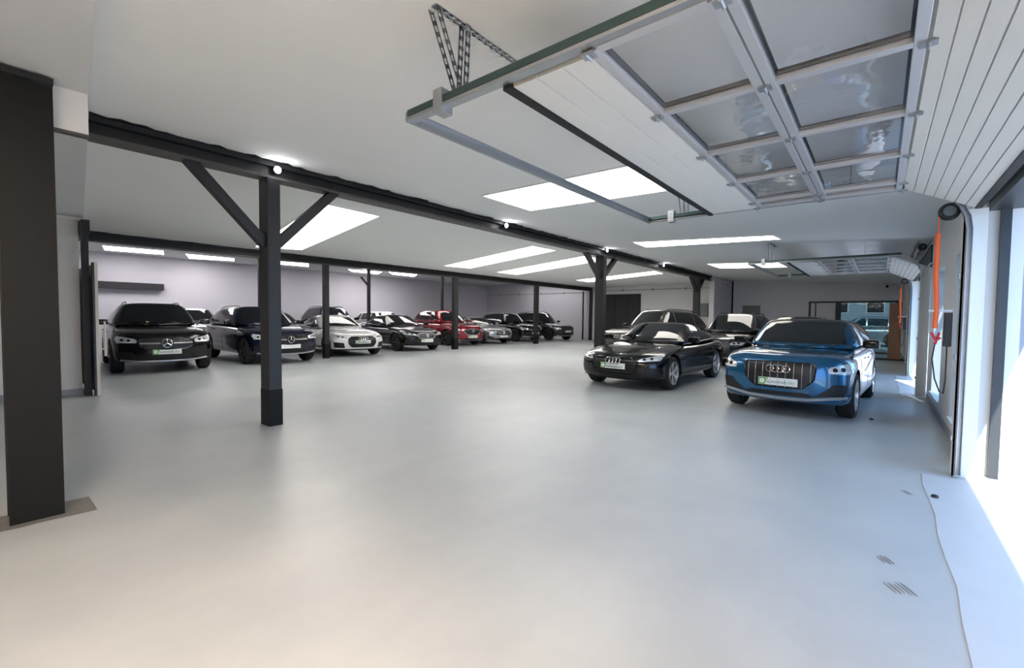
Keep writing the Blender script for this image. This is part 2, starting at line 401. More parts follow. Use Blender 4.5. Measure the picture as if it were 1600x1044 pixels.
for q, lab in zip(GL, GLL):
    P = [on_ceiling(x, y, ZG-.03) for x, y in q]; cx = sum(P, Vector())/4
    t = thing('ceiling_light', lab, 'ceiling light', (cx.x, cx.y, cx.z))
    b = MB(); d = Vector((0, 0, .03))
    b.add([p-cx for p in P]+[p-cx+d for p in P], [(0,1,2,3),(4,7,6,5),(0,4,5,1),(1,5,6,2),(2,6,7,3),(3,7,4,0)])
    b.build('diffuser', MT['cool_light'], t)
    b = MB()
    for k in range(4): b.bar(P[k]-cx+d*.6, P[(k+1) % 4]-cx+d*.6, .04, .03)
    b.build('frame', MT['ceiling_grey'], t)

t = thing('ceiling_light', 'ceiling light over the last dark off-roader, hidden behind the long beam', 'ceiling light', (-19.6, 27.9, ZG-.03))
b = MB(); b.box((-2.6, -.25, 0), (2.6, .25, .025)); b.build('diffuser', MT['cool_light'], t)
b = MB()
for q in ((-2.65, -.3, -2.6, .3), (2.6, -.3, 2.65, .3), (-2.62, -.3, 2.62, -.25), (-2.62, .25, 2.62, .3)): b.box((q[0], q[1], .0), (q[2], q[3], .03))
b.build('frame', MT['ceiling_grey'], t)
for k, lab in enumerate(('side hall skylight mirrored in the windscreen of the white car', 'side hall skylight mirrored in the windscreens of the black saloon and red car', 'side hall skylight mirrored in the windscreens of the silver and last cars')):
    t = thing('skylight', lab, 'skylight', (-18.6, 11.6+4.9*k, ZG-.014))
    b = MB(); b.box((-.5, -1.7, 0), (.5, 1.7, .012)); b.build('diffuser', MT['skylight_hall'], t)
    b = MB()
    for q in ((-.55, -1.75, -.5, 1.75), (.5, -1.75, .55, 1.75), (-.52, -1.75, .52, -1.7), (-.52, 1.7, .52, 1.75)): b.box((q[0], q[1], -.01), (q[2], q[3], .013))
    b.build('frame', MT['ceiling_grey'], t)
# ------------------------------------------------------------------ beams and columns
def ragged(name, x, w, y0, y1, zf, parent, n):
    b = MB(); a = []; c = []
    for i in range(n+1):
        y = y0+(y1-y0)*i/n; e = rnd.choice([.0, .015, .03, .05, .09])
        a.append((x-w/2, y)); c.append((x+w/2+.012+e, y))
    for L_ in (a, c): pass
    vs_ = [(px, py, zf(px)-.012) for px, py in a]+[(px, py, zf(px)-.012) for px, py in c]+[(px, py, zf(px)-.001) for px, py in c]
    k = n+1; fs = []
    for i in range(n): fs += [(i, i+1, k+i+1, k+i), (k+i, k+i+1, 2*k+i+1, 2*k+i)]
    b.add(vs_, fs); b.build(name, MT['black'], parent)
def ibeam(name, lab, x, y0, y1, z0, z1, w, n):
    t = thing(name, lab, 'beam', (x, (y0+y1)/2, z0)); h = z1-z0; L2 = (y1-y0)/2
    b = MB(); b.box((-.03, -L2, .025), (.03, L2, h-.02)); b.build('web', MT['black'], t)
    b = MB(); b.box((-w/2, -L2, 0), (w/2, L2, .035)); b.build('bottom_flange', MT['blackedge'], t)
    b = MB(); b.box((-w/2, -L2, h-.07), (w/2+.01, L2, h-.004)); b.build('top_flange', MT['black'], t)
    ragged('ragged_paint_edge', 0, w, -L2, L2, lambda px: h, t, n)
    return t
beam1 = ibeam('steel_beam', 'black steel beam on the braced columns, carrying small spotlights', -6.5, .70, 23.1, 3.355, 3.585, .22, 220)
beam2 = ibeam('steel_beam', 'black steel beam over the row of cars along the side hall', -14.9, 1.75, 26.5, 3.235, 3.47, .2, 200)

def column(lab, x, y, ztop, wx, wy, brace=None, sleeve=True, group=None, bw=.12):
    t = thing('steel_column', lab, 'column', (x, y, 0), 0, group)
    b = MB(); b.box((-wx/2, -wy/2, 0), (wx/2, wy/2, ztop)); b.build('shaft', MT['col'], t, bevel=.008)
    b = MB(); b.box((-wx/2-.006, -wy/2+.012, .06), (-wx/2+.01, wy/2-.012, ztop-.06))
    b.box((wx/2-.01, -wy/2+.02, .5), (wx/2+.004, wy/2-.02, ztop-.06)); b.build('cover_strip', MT['col'], t)
    if sleeve:
        b = MB(); b.box((-wx/2-.0, -wy/2-.004, 0), (wx/2+.006, wy/2+.006, .5)); b.build('foot', MT['coldark'], t, bevel=.004)
    if brace:
        for s in (-1, 1):
            dy, zb = brace
            b = MB(); b.bar((0, s*(wy/2-.02), zb-.03), (0, s*(dy-.03), ztop+.03), bw, .13, (1, 0, 0))
            b.build('brace', MT['col'], t, bevel=.006)
    return t
column('nearest braced black column, standing alone in the middle floor', -6.5, 2.68, 3.36, .27, .17, (.97, 2.50))
column('second braced column from the camera, behind the black coupe-like car', -6.5, 12.1, 3.36, .27, .2, (.97, 2.74))
column('far braced column near the end wall, with a pair of short braces', -6.5, 21.2, 3.36, .27, .2, (.95, 2.8))
column('slim black column in front of the white car', -14.9, 7.97, 3.24, .17, .17)
column('slim black column in front of the red car', -14.9, 14.1, 3.24, .2, .24)
column('slim black column in front of the last dark cars', -14.9, 20.3, 3.24, .2, .24)
column('slim black post rising behind the dark blue car', -21.2, 8.3, 4.18, .14, .14, sleeve=False)
t = column('slim black post with a short side bracket behind the white car', -21.2, 13.75, 4.18, .14, .14, sleeve=False)
b = MB(); b.bar((0, -.06, 3.1), (.0, -.45, 3.5), .08, .08, (1, 0, 0)); b.build('bracket', MT['col'], t)
column('slim black post rising behind the red car', -21.2, 18.95, 4.18, .14, .14, sleeve=False)
# big H-section column at the left edge
t = thing('steel_column', 'large black H-section column at the left edge of the picture', 'column', (-4.76, .3, 0))
b = MB(); b.box((-.0, -.13, 0), (.02, .15, 3.17)); b.build('front_flange', MT['coldark'], t)
b = MB(); b.box((-.22, -.01, 0), (.0, .01, 3.17)); b.build('web', MT['black'], t)
b = MB(); b.box((-.24, -.13, 0), (-.22, .15, 3.17)); b.build('back_flange', MT['black'], t)
b = MB(); b.box((-.24, -.13, 3.19), (.025, .155, 3.235)); b.build('cap_plate', MT['black'], t)

# side hall end frame and folded door by the left wall
t = thing('door_frame', 'black steel post and header at the end of the left wall', 'door frame', (-11.2, 1.43, 0))
b = MB(); b.box((-.1, -.06, 0), (.06, .03, 2.93)); b.build('post', MT['black'], t, bevel=.005)
b = MB(); b.box((-3.65, -.06, 2.93), (.08, .05, 3.19)); b.build('header', MT['black'], t)
t = thing('folding_door', 'open white-edged door leaf with a tall bar handle, next to the left wall', 'door', (-11.0, 1.53, 0))
b = MB(); b.box((-.06, -.03, .01), (.06, .015, 2.42)); b.build('stile', MT['door_white'], t, bevel=.004)
b = MB(); b.box((-.07, -.055, .01), (.05, -.032, 2.42)); b.build('edge_strip', MT['frame_dark'], t)
b = MB(); b.box((-3.2, -.02, .06), (-.06, .005, 2.40)); b.build('leaf', MT['frame_dark'], t)
hb = MB(); hb.tube([(-.0, .10, .72), (0, .10, 1.36)], .016); ho = hb.build('handle', MT['door_white'], t, smooth=True)
hb = MB(); hb.tube([(0, .01, .85), (0, .10, .85)], .009); hb.build('handle_bracket', MT['door_white'], ho, smooth=True)
# end frame at far end of beam 2
t = thing('door_frame', 'black and white door post where the long beam meets the end wall', 'door frame', (-14.9, YE-.05, 0))
b = MB(); b.box((-.08, -.12, 0), (.1, .04, 3.24)); b.build('post', MT['black'], t, bevel=.005)
b = MB(); b.box((-.3, -.12, 0), (-.2, -.04, 3.2)); b.build('white_stile', MT['wall_lilac'], t, bevel=.004)
b = MB(); b.box((-.6, -.1, 0), (-.52, -.02, 3.24)); b.build('post', MT['black'], t, bevel=.005)

# spotlights on beam 1
SPL = ['small bright spotlight on the beam above the nearest column', 'small bright spotlight on the beam left of the large skylight',
       'small bright spotlight on the beam above the second column', 'small bright spotlight on the beam between the second and far columns']
for (y, z), lab in zip(((2.72, 3.47), (7.5, 3.5), (12.15, 3.52), (16.65, 3.5)), SPL):
    t = thing('spotlight', lab, 'spotlight', (-6.37, y, z))
    b = MB(); b.box((-.03, -.04, -.05), (.03, .04, .05)); b.build('housing', MT['black'], t, bevel=.01)
    b = MB(); b.lathe([(.0, .0), (.042, .0), (.045, -.012), (.0, -.014)], 16, 'x', (.046, 0, 0)); b.build('lamp_lens', MT['lamp'], t)

# dark box beam on the back wall
t = thing('wall_beam', 'dark box beam fixed high on the side hall back wall', 'wall beam', (-26.85, 4.64, 2.58))
b = MB(); b.box((-.14, -1.45, 0), (.15, 1.49, .31)); b.build('box', MT['box_dark'], t, bevel=.01)
b = MB(); b.box((-.13, 1.49, .01), (.14, 1.505, .30)); b.build('end_cap', MT['wood'], t)

# pipe with clips on end walls
t = thing('pipe', 'thin conduit running along the middle end wall on clips', 'pipe', (-10.7, YE-.04, 3.24))
b = MB(); b.tube([(-4.1, 0, 0), (4.1, 0, .0)], .014); b.build('tube', MT['cabinet_grey'], t, smooth=True)
for k in range(5):
    b = MB(); b.box((-3.9+1.95*k-.03, -.03, -.06), (-3.9+1.95*k+.03, .035, .07)); b.build('clip', MT['cabinet_grey'], t)
t = thing('pipe', 'thin conduit along the white wall behind the last dark car', 'pipe', (-21, YG-.05, 3.35))
b = MB(); b.tube([(-5.7, 0, 0), (5.5, 0, .0)], .014); b.build('tube', MT['cabinet_grey'], t, smooth=True)
for k in range(5):
    b = MB(); b.box((-4.5+2.2*k-.03, -.03, -.06), (-4.5+2.2*k+.03, .035, .07)); b.build('clip', MT['cabinet_grey'], t)
# cabinets on end walls
t = thing('fuse_box', 'small dark metal cabinet on the wall beside the far column', 'cabinet', (-7.72, YE-.08, 1.62))
b = MB(); b.box((-.24, -.07, 0), (.24, .08, .74)); b.build('case', MT['cabinet_grey'], t, bevel=.01)
b = MB(); b.box((-.21, -.085, .03), (.21, -.07, .71)); b.build('door', MT['steeldark'], t, bevel=.004)
b = MB(); b.box((.13, -.1, .34), (.16, -.085, .42)); b.build('latch', MT['black'], t)
t = thing('wall_panel', 'grey flat panel on the end wall above the dark car roofs', 'panel', (-5.3, YE-.03, 1.3))
b = MB(); b.box((-.42, -.02, 0), (.42, .03, .9)); b.build('board', MT['cabinet_grey'], t, bevel=.006)
b = MB(); b.box((-.44, -.03, .88), (.44, .03, .92)); b.box((-.44, -.03, -.02), (.44, .03, .02)); b.build('frame', MT['steeldark'], t)
for (x, z, lab, y) in ((-6.1, 3.3, 'small white dome camera by the corner where the beam ends', 24.6), (.2, 3.1, 'small dark camera high on the end wall near the right corner', YE-.0)):
    t = thing('security_camera', lab, 'camera', (x, y, z))
    if y < YE:
        b = MB(); b.box((-.19, -.03, -.03), (.06, .03, .03)); b.build('arm', MT['wall'], t)
    else:
        b = MB(); b.box((-.03, -.14, -.03), (.03, 0, .03)); b.build('arm', MT['steeldark'], t)
    b = MB(); b.lathe([(0, -.1), (.045, -.1), (.055, -.06), (.055, .08), (.03, .1), (0, .1)], 14, 'y', (.1 if y < YE else 0, -.16, -.05)); b.build('body', MT['wall'] if y < YE else MT['black'], t, smooth=True)
    b = MB(); b.lathe([(0, -.006), (.03, 0)], 12, 'y', (.1 if y < YE else 0, -.262, -.05)); b.build('lens', MT['gloss_black'], t)

# glazed end door
t = thing('glazed_door', 'black framed glass sliding door in the far end wall', 'door', ((ox0+ox1)/2, YE+.06, 0))
x0, x1 = ox0-t.location.x, ox1-t.location.x
b = MB(); b.box((x0, -.05, oz-.08), (x1, .05, oz)); b.box((x0, -.05, 0), (x0+.09, .05, oz-.08)); b.box((x1-.09, -.05, 0), (x1, .05, oz-.08)); b.box((x0, -.05, 0), (x1, .05, .06))
b.build('frame', MT['frame_dark'], t)
b = MB(); b.box((x0+.26, -.04, .06), (x0+.31, .04, oz-.08)); b.build('mullion', MT['frame_dark'], t)
b = MB(); b.box((x0+1.08, -.06, .06), (x0+1.30, .06, oz-.08)); b.build('mullion', MT['frame_dark'], t)
b = MB(); b.box((x0+.09, -.02, .06), (x0+1.08, .0, oz-.08)); b.build('blind_panel', MT['wall_grey'], t)
b = MB(); b.box((x0+1.30, -.01, .06), (x1-.09, .0, oz-.08)); b.build('pane', MT['tinted'], t)
b = MB(); b.box((x0+1.30, -.05, .06), (x1-.09, .04, .14)); b.build('bottom_rail', MT['alu'], t)
t = thing('wood_panel', 'upright brown wood panel at the right end of the glazed door', 'panel', (.42, 22.7, 0))
b = MB(); b.box((-.15, -.2, .05), (.22, .2, 2.2)); b.build('board', MT['wood'], t, bevel=.006)
b = MB(); b.box((-.52, -.26, 0), (.33, .24, .05)); b.build('plinth', MT['box_dark'], t, bevel=.006)

# ------------------------------------------------------------------ overhead sectional doors
def overhead_door(lab, dy):
    """raised sectional door; local origin at floor of the doorway centre line x=0 world, y=dy"""
    t = thing('overhead_door', lab, 'garage door', (0, dy, 0))
    Z = 2.9; Y0, Y1 = 2.0-4.1, 6.15-4.1; X0 = -2.56
    def rail(y, s):
        b = MB()
        # C channel: web + two lips, horizontal run then curve down
        path = [(X0, Z+.0), (.16, Z+.0)]
        for k in range(1, 7):
            a = math.pi/2*k/6; path.append((.16+.48*math.sin(a), Z-.48*(1-math.cos(a))))
        path.append((.64, .02))
        for i in range(len(path)-1):
            (xa, za), (xb, zb) = path[i], path[i+1]
            b.bar((xa, y, za), (xb, y, zb), .055, .008) if False else None
            d = Vector((xb-xa, 0, zb-za)).normalized(); nrm = Vector((-d.z, 0, d.x))
            for off, w_, h_ in ((0, .006, .04),):
                b.bar((xa, y+s*.03, za), (xb, y+s*.03, zb), w_, h_, tuple(nrm))
            for e in (-.019, .019):
                b.bar(Vector((xa, y, za))+nrm*e, Vector((xb, y, zb))+nrm*e, .062, .006, tuple(nrm))
        return b.build('track', MT['steel'], t)
    rail(Y0, -1); rail(Y1, 1)
    # top angle above near track (darker upper edge)
    for y in (Y0, Y1):
        b = MB(); b.box((X0, y-.037, Z+.0), (.3, y+.037, Z+.044)); b.build('track_angle', MT['track_green'], t)
    b = MB(); b.box((X0-.02, Y0-.035, Z-.03), (X0, Y1+.035, Z+.03)); b.box((X0-.02, Y0-.035, Z+.026), (X0+.035, Y1+.035, Z+.034)); b.build('end_bar', MT['steel'], t)
    # top section, white ribbed
    def ribbed(x0, z0, x1, z1, n, name, lab_=None):
        d = Vector((x1-x0, 0, z1-z0)); Ld = d.length; d.normalize(); nrm = Vector((-d.z, 0, d.x))
        prof = []
        for k in range(n):
            a, c = Ld*k/n, Ld*(k+1)/n; g = .012
            prof += [(a, -.004), (a+g*.5, -.02), (c-g*.5, -.02), (c, -.004)]
        prof += [(Ld, .022), (0, .022)]
        pts = [(x0+d.x*u+nrm.x*v, z0+d.z*u+nrm.z*v) for u, v in prof]
        b = MB(); b.prism(pts, 1, Y0+.06, Y1-.05)
        return b.build(name, MT['panel'], t)
    ribbed(-1.70, Z-.01, -1.19, Z-.01, 3, 'top_section')
    b = MB(); b.box((-1.75, Y0+.03, Z-.045), (-1.70, Y1-.03, Z+.03)); b.build('rubber_seal', MT['rubber'], t)
    # glazed sections with panes
    ys = [Y0+.04]+[Y0+.95*k for k in (1, 2, 3)]+[Y0+.95*4]
    for (xa, xb) in ((-1.185, -.56), (-.55, .13)):
        b = MB(); w = .05
        b.box((xa, Y0+.03, Z-.03), (xa+w, Y1-.03, Z+.02)); b.box((xb-w, Y0+.03, Z-.03), (xb, Y1-.03, Z+.02))
        for j, y in enumerate(ys+[Y1-.06]):
            b.box((xa+w, y-.028, Z-.028), (xb-w, y+.028, Z+.018))
        fr = b.build('glazed_section', MT['alu'], t, bevel=.003)
        yy = ys+[Y1-.06]
        for j in range(len(yy)-1):
            y0_, y1_ = yy[j]+.028, yy[j+1]-.028
            if y1_-y0_ < .15:
                p = MB(); p.box((xa+w, y0_, Z-.02), (xb-w, y1_, Z+.01)); p.build('filler', MT['alu'], fr); continue
            p = MB(); p.box((xa+w, y0_, Z-.002), (xb-w, y1_, Z+.004)); p.build('pane', MT['pane'], fr)
            p = MB(); 
            for q in (((xa+w, y0_), (xb-w, y0_+.014)), ((xa+w, y1_-.014), (xb-w, y1_)), ((xa+w, y0_+.014), (xa+w+.014, y1_-.014)), ((xb-w-.014, y0_+.014), (xb-w, y1_-.014))):
                p.box((q[0][0], q[0][1], Z+.004), (q[1][0], q[1][1], Z+.03))
            p.build('gasket', MT['rubber'], fr)
    # hinges
    for x in (-1.187, -.555, .135):
        for y in ys+[Y1-.06]:
            b = MB(); b.box((x-.035, y-.03, Z-.042), (x+.035, y+.03, Z-.03)); b.tube([(x, y-.032, Z-.046), (x, y+.032, Z-.046)], .009, 6); b.build('hinge', MT['steel'], t)
    # bottom section tilting down in the curve
    ribbed(.15, Z-.005, .68, 2.63, 7, 'bottom_section')
    b = MB(); b.bar((.685, Y0+.04, 2.62), (.685, Y1-.04, 2.62), .05, .03); b.build('rubber_seal', MT['rubber'], t)
    # rollers
    for x, z in ((-1.19, Z), (-.555, Z), (.14, Z), (-1.68, Z)):
        for y, s in ((Y0, 1), (Y1, -1)):
            b = MB(); b.lathe([(0, -.012), (.024, -.012), (.024, .012), (0, .012)], 12, 'y', (x, y, z)); b.tube([(x, y, z), (x, y+s*.09, z)], .006, 6); b.build('roller', MT['steel'], t)
    # vertical jambs with track plates
    for y, s in ((Y0, -1), (Y1, 1)):
        b = MB(); b.box((.60, y+s*.035, 0), (.765, y+s*.055, 2.62)); b.box((.60, y+s*.035, 0), (.615, y+s*.16, 2.62)); b.build('jamb_angle', MT['panel'], t)
        for z in (.35, 1.15, 1.95):
            p = MB(); p.box((.585, y+s*.05, z), (.60, y+s*.14, z+.05)); p.build('fixing_plate', MT['steel'], t)
    # spring shaft over the lintel
    b = MB(); b.tube([(.62, Y0-.05, 3.03), (.62, Y1+.05, 3.03)], .014, 8); b.build('shaft', MT['steeldark'], t, smooth=True)
    for y in (Y0+.5, Y1-1.3):
        b = MB(); b.tube([(.62, y, 3.03), (.62, y+.9, 3.03)], .03, 10); b.build('spring', MT['steeldark'], t, smooth=True)
    for y in (Y0, Y1):
        b = MB(); b.lathe([(.0, -.03), (.07, -.03), (.06, 0), (.07, .03), (0, .03)], 18, 'y', (.62, y, 3.03)); b.build('cable_drum', MT['black'], t)
    # perforated hanger brackets to the ceiling
    def perforated(p, q, w, ax, parent=t):
        p, q = Vector(p), Vector(q); d = (q-p); Ld = d.length; d.normalize()
        side = d.cross(Vector(ax)).normalized()
        b = MB(); up_ = Vector(ax)
        for e in (-w*.36, w*.36): b.bar(p+side*e, q+side*e, w*.30, .005, tuple(up_))
        n = max(2, int(Ld/.055))
        for k in range(n+1):
            c_ = p+d*(Ld*k/n); b.bar(c_-d*.013, c_+d*.013, w, .005, tuple(up_))
        return b.build('hanger_strip', MT['steel'], parent)
    zc = lambda x: ceil_z(x)-.004
    for y, s in ((Y0, -1), (Y1, 1)):
        x = -2.06
        perforated((x, y-.22, zc(x)), (x, y+.5, zc(x)), .045, (0, 0, 1))
        perforated((x+.03, y, Z+.07), (x+.03, y+.02, zc(x)), .04, (1, 0, 0)); perforated((x-.03, y, Z+.07), (x-.03, y+.02, zc(x)), .04, (1, 0, 0))
        perforated((x+.0, y-.02, Z+.07), (x, y-.2, zc(x)), .035, (1, 0, 0)); perforated((x-.06, y-.02, Z+.07), (x-.06, y-.2, zc(x)), .035, (1, 0, 0))
        b = MB(); b.box((-2.28, y-.05, Z-.06), (-2.20, y+.05, Z+.09)); b.build('clamp', MT['steel'], t, bevel=.004)
        perforated((-.3, y, Z+.07), (-.3, y, ceil_z(-.3)), .05, (1, 0, 0))
    return t
overhead_door('near raised overhead door with clear panes, filling the upper right', 4.1)
overhead_door('far raised overhead door with clear panes, beyond the narrow skylight', 14.45)

# pull cord reels with orange sleeve
def cord(lab, x, y, sc=1.0):
    t = thing('cord_reel', lab, 'cord reel', (x, y, 0))
    b = MB(); b.lathe([(0, -.05), (.075, -.05), (.085, -.02), (.085, .02), (.075, .05), (0, .05)], 20, 'y', (0, 0, 2.63)); b.build('reel', MT['black'], t, smooth=True)
    b = MB(); b.lathe([(.0, -.056), (.05, -.056), (.05, -.05)], 18, 'y', (0, 0, 2.63)); b.build('reel_cap', MT['steeldark'], t)
    b = MB(); b.tube([(-.07, 0, 2.6), (-.075, 0, 2.38)], .006, 6); b.build('thin_cord', MT['orange'], t)
    b = MB(); b.tube([(-.075, 0, 2.42), (-.075, 0, 2.0), (-.06, 0, 1.7), (-.065, 0, 1.46)], .021, 10); b.build('sleeve', MT['orange'], t, smooth=True)
    b = MB(); b.tube([(-.09, .0, 1.42), (-.05, 0, 1.33), (-.02, 0, 1.37)], .012, 8); b.tube([(-.03, .0, 1.42), (-.06, 0, 1.3)], .012, 8); b.build('hook', MT['red'], t, smooth=True)
    b = MB(); b.tube([(-.06, 0, 1.3), (-.075, 0, 1.15), (-.05, 0, .95), (-.01, 0, .82), (.02, 0, .8), (.03, 0, .95), (.03, 0, 1.3)], .006, 6); b.build('cable', MT['black'], t, smooth=True)
    b = MB(); b.box((.0, -.03, 1.28), (.06, .04, 1.62)); b.build('switch_box', MT['black'], t, bevel=.006)
    b = MB(); b.box((-.12, -.01, 1.63), (.06, .01, 1.65)); b.build('bracket', MT['steel'], t)
    return t
cord('orange sleeved pull cord hanging beside the near doorway', .50, 6.27)
cord('orange sleeved pull cord hanging beside the far doorway', .50, 16.62)

# floor marks and small debris
for (x, y, lab, n_) in ((.13, 3.36, 'brown tyre scuff with stripes on the floor, nearest the camera', 5), (.09, 3.72, 'faint brown scuff just beyond the striped tyre scuff', 3), (.26, 5.32, 'small reddish scuff near the corner of the threshold sheet', 2)):
    t = thing('tyre_mark', lab, 'stain', (x, y, 0), .55)
    for k in range(n_):
        b = MB(); n = 10; a_ = rnd.uniform(.006, .010); l_ = rnd.uniform(.045, .075)
        b.add([(-.04+.024*k+a_*math.cos(2*math.pi*i/n), l_*math.sin(2*math.pi*i/n), .0012) for i in range(n)], [tuple(range(n))]); b.build('stripe', MT['screw_hole'], t)
for (x, y, lab) in ((-.05, 8.84, 'small dark crumb of debris on the floor right of the blue car'), (.42, 5.3, 'dark pebble on the floor just inside the threshold sheet')):
    b = MB(); b.lathe([(0, 0), (.028, .004), (.022, .02), (0, .028)], 9, 'z', (0, 0, .0)); o = b.build('pebble', MT['black'], smooth=True); o.location = (x, y, .0 if y > 6 else .008); tag(o, lab, 'debris')

# ------------------------------------------------------------------ cars
def grid_mesh(topf, wallf, NA, NB, NR):
    """closed skin: top grid (a,b) plus wall rows descending from its border, flat bottom"""
    V = []; F = []; idx = {}
    for i in range(NA+1):
        for j in range(NB+1):
            idx[i, j] = len(V); V.append(topf(-1+2*i/NA, -1+2*j/NB))
    for i in range(NA):
        for j in range(NB): F.append((idx[i, j], idx[i+1, j], idx[i+1, j+1], idx[i, j+1]))
    loop = [(i, 0) for i in range(NA)]+[(NA, j) for j in range(NB)]+[(i, NB) for i in range(NA, 0, -1)]+[(0, j) for j in range(NB, 0, -1)]
    prev = [idx[p] for p in loop]; n = len(loop)
    for r in range(1, NR+1):
        cur = []
        for (i, j) in loop:
            cur.append(len(V)); V.append(wallf(-1+2*i/NA, -1+2*j/NB, r/NR))
        for k in range(n): F.append((prev[k], cur[k], cur[(k+1) % n], prev[(k+1) % n]))
        prev = cur
    c = len(V); V.append(tuple(sum(V[k][q] for k in prev)/n for q in range(3)))
    for k in range(n): F.append((prev[k], c, prev[(k+1) % n]))
    return V, F

def finish(name, V, F, mats, lvl, cutter=None):
    me = bpy.data.meshes.new(name); me.from_pydata(V, [], F)
    bm = bmesh.new(); bm.from_mesh(me); bmesh.ops.recalc_face_normals(bm, faces=bm.faces); bm.to_mesh(me); bm.free()
    o = bpy.data.objects.new(name, me); C.objects.link(o)
    s = o.modifiers.new('s', 'SUBSURF'); s.levels = lvl; s.render_levels = lvl
    if cutter:
        bo = o.modifiers.new('b', 'BOOLEAN'); bo.operation = 'DIFFERENCE'; bo.object = cutter; bo.solver = 'EXACT'
    dg = bpy.context.evaluated_depsgraph_get(); dg.update()
    new = bpy.data.meshes.new_from_object(o.evaluated_get(dg)); new.name = name
    o.modifiers.clear(); o.data = new; bpy.data.meshes.remove(me)
    new.materials.clear()
    for m_ in mats: new.materials.append(m_)
    return o

def bvh_of(o):
    me = o.data
    return BVHTree.FromPolygons([v.co for v in me.vertices], [tuple(p.vertices) for p in me.polygons])

def cast(bvh, d, u, v):
    if d == 'x': o_, di = Vector((6, u, v)), Vector((-1, 0, 0))
    elif d == '-x': o_, di = Vector((-6, u, v)), Vector((1, 0, 0))
    elif d == 'y': o_, di = Vector((u, 4, v)), Vector((0, -1, 0))
    elif d == '-y': o_, di = Vector((u, -4, v)), Vector((0, 1, 0))
    else: o_, di = Vector((u, v, 5)), Vector((0, 0, -1))
    h, n, _, _ = bvh.ray_cast(o_, di)
    if h is None:
        q = Vector((3, u, v)) if d == 'x' else (Vector((-3, u, v)) if d == '-x' else Vector((u, 1.1 if d == 'y' else -1.1, v)))
        h, n, _, _ = bvh.find_nearest(q)
    if n.dot(di) > 0: n = -n
    return h, n

def resample(pl, n):
    d = [0]
    for a, b_ in zip(pl, pl[1:]): d.append(d[-1]+math.dist(a, b_))
    T_ = d[-1] or 1
    return [(float(np.interp(T_*i/(n-1), d, [p[0] for p in pl])), float(np.interp(T_*i/(n-1), d, [p[1] for p in pl]))) for i in range(n)]

def patch(bvh, d, levels, ns, sub, off, name, material, parent, smooth=True, deep=.012):
    rows = [resample(l, ns) for l in levels]; R = []
    for a, c in zip(rows, rows[1:]):
        for k in range(sub): t = k/sub; R.append([(p[0]*(1-t)+q[0]*t, p[1]*(1-t)+q[1]*t) for p, q in zip(a, c)])
    R.append(rows[-1]); M_ = len(R); T_ = []; B_ = []
    for r in R:
        for (u, v) in r:
            h, n = cast(bvh, d, u, v); T_.append(h+n*off); B_.append(h-n*deep)
    b = MB(); fs = []; N = len(T_)
    for i in range(M_-1):
        for j in range(ns-1): k = i*ns+j; fs.append((k, k+1, k+ns+1, k+ns))
    border = [j for j in range(ns)]+[i*ns+ns-1 for i in range(1, M_)]+[(M_-1)*ns+j for j in range(ns-2, -1, -1)]+[i*ns for i in range(M_-2, 0, -1)]
    for a, c in zip(border, border[1:]+border[:1]): fs.append((a, N+a, N+c, c))
    b.add(T_+B_, fs)
    return b.build(name, material, parent, smooth=smooth)

def line(bvh, d, pts, r, name, material, parent, off=.0, n=6, closed=False, dens=12):
    P_ = resample(pts, dens) if not closed else pts
    Q = []
    for u, v in P_:
        h, nn = cast(bvh, d, u, v); Q.append(h+nn*off)
    b = MB(); b.tube(Q, r, n, closed); return b.build(name, material, parent, smooth=True)

_wheels = {}
def wheel(parent, x, y, r, w, side, spokes, rimmat, key):
    if key not in _wheels:
        b = MB(); b.lathe([(r*.66, -w/2+.01), (r*.9, -w/2), (r*.985, -w/2+.03), (r, -w/4), (r, w/4), (r*.985, w/2-.03), (r*.9, w/2), (r*.66, w/2-.01), (r*.66, -w/2+.01)], 36)
        tyre = b.build('wheel', MT['tyre'], smooth=True)
        b = MB()
        b.lathe([(r*.70, w/2-.012), (r*.69, w/2-.002), (r*.655, w/2-.006), (r*.63, w/2-.05), (r*.60, -w/2+.04)], 36)
        for k in range(spokes):
            a0 = 2*math.pi*k/spokes
            for e in (-.12, .12) if spokes <= 6 else (0,):
                a = a0+e*(1.0); c = a0+e*.45
                p0 = Vector((r*.12*math.cos(c), w/2-.035, r*.12*math.sin(c))); p1 = Vector((r*.655*math.cos(a), w/2-.018, r*.655*math.sin(a)))
                b.bar(p0, p1, .036 if spokes <= 6 else .026, .022, (0, 1, 0))
        b.lathe([(0, w/2-.02), (r*.13, w/2-.022), (r*.16, w/2-.04), (r*.16, w/2-.06)], 18)
        rim = b.build('rim', rimmat, tyre, smooth=True)
        b = MB(); b.lathe([(0, -.012+w/2-.06), (r*.46, w/2-.075), (r*.46, w/2-.095), (0, w/2-.095)], 24); disc = b.build('brake_disc', MT['steeldark'], tyre, smooth=True)
        b = MB(); b.lathe([(0, -.02), (r*.62, -.03), (r*.62, -.04), (0, -.04)], 20); b.build('wheel_back', MT['trim'], tyre)
        _wheels[key] = tyre; t = tyre
    else:
        t = copy_tree(_wheels[key])
    t.parent = parent; t.location = (x, y, r); t.rotation_euler = (0, 0, 0 if side > 0 else math.pi)
    return t

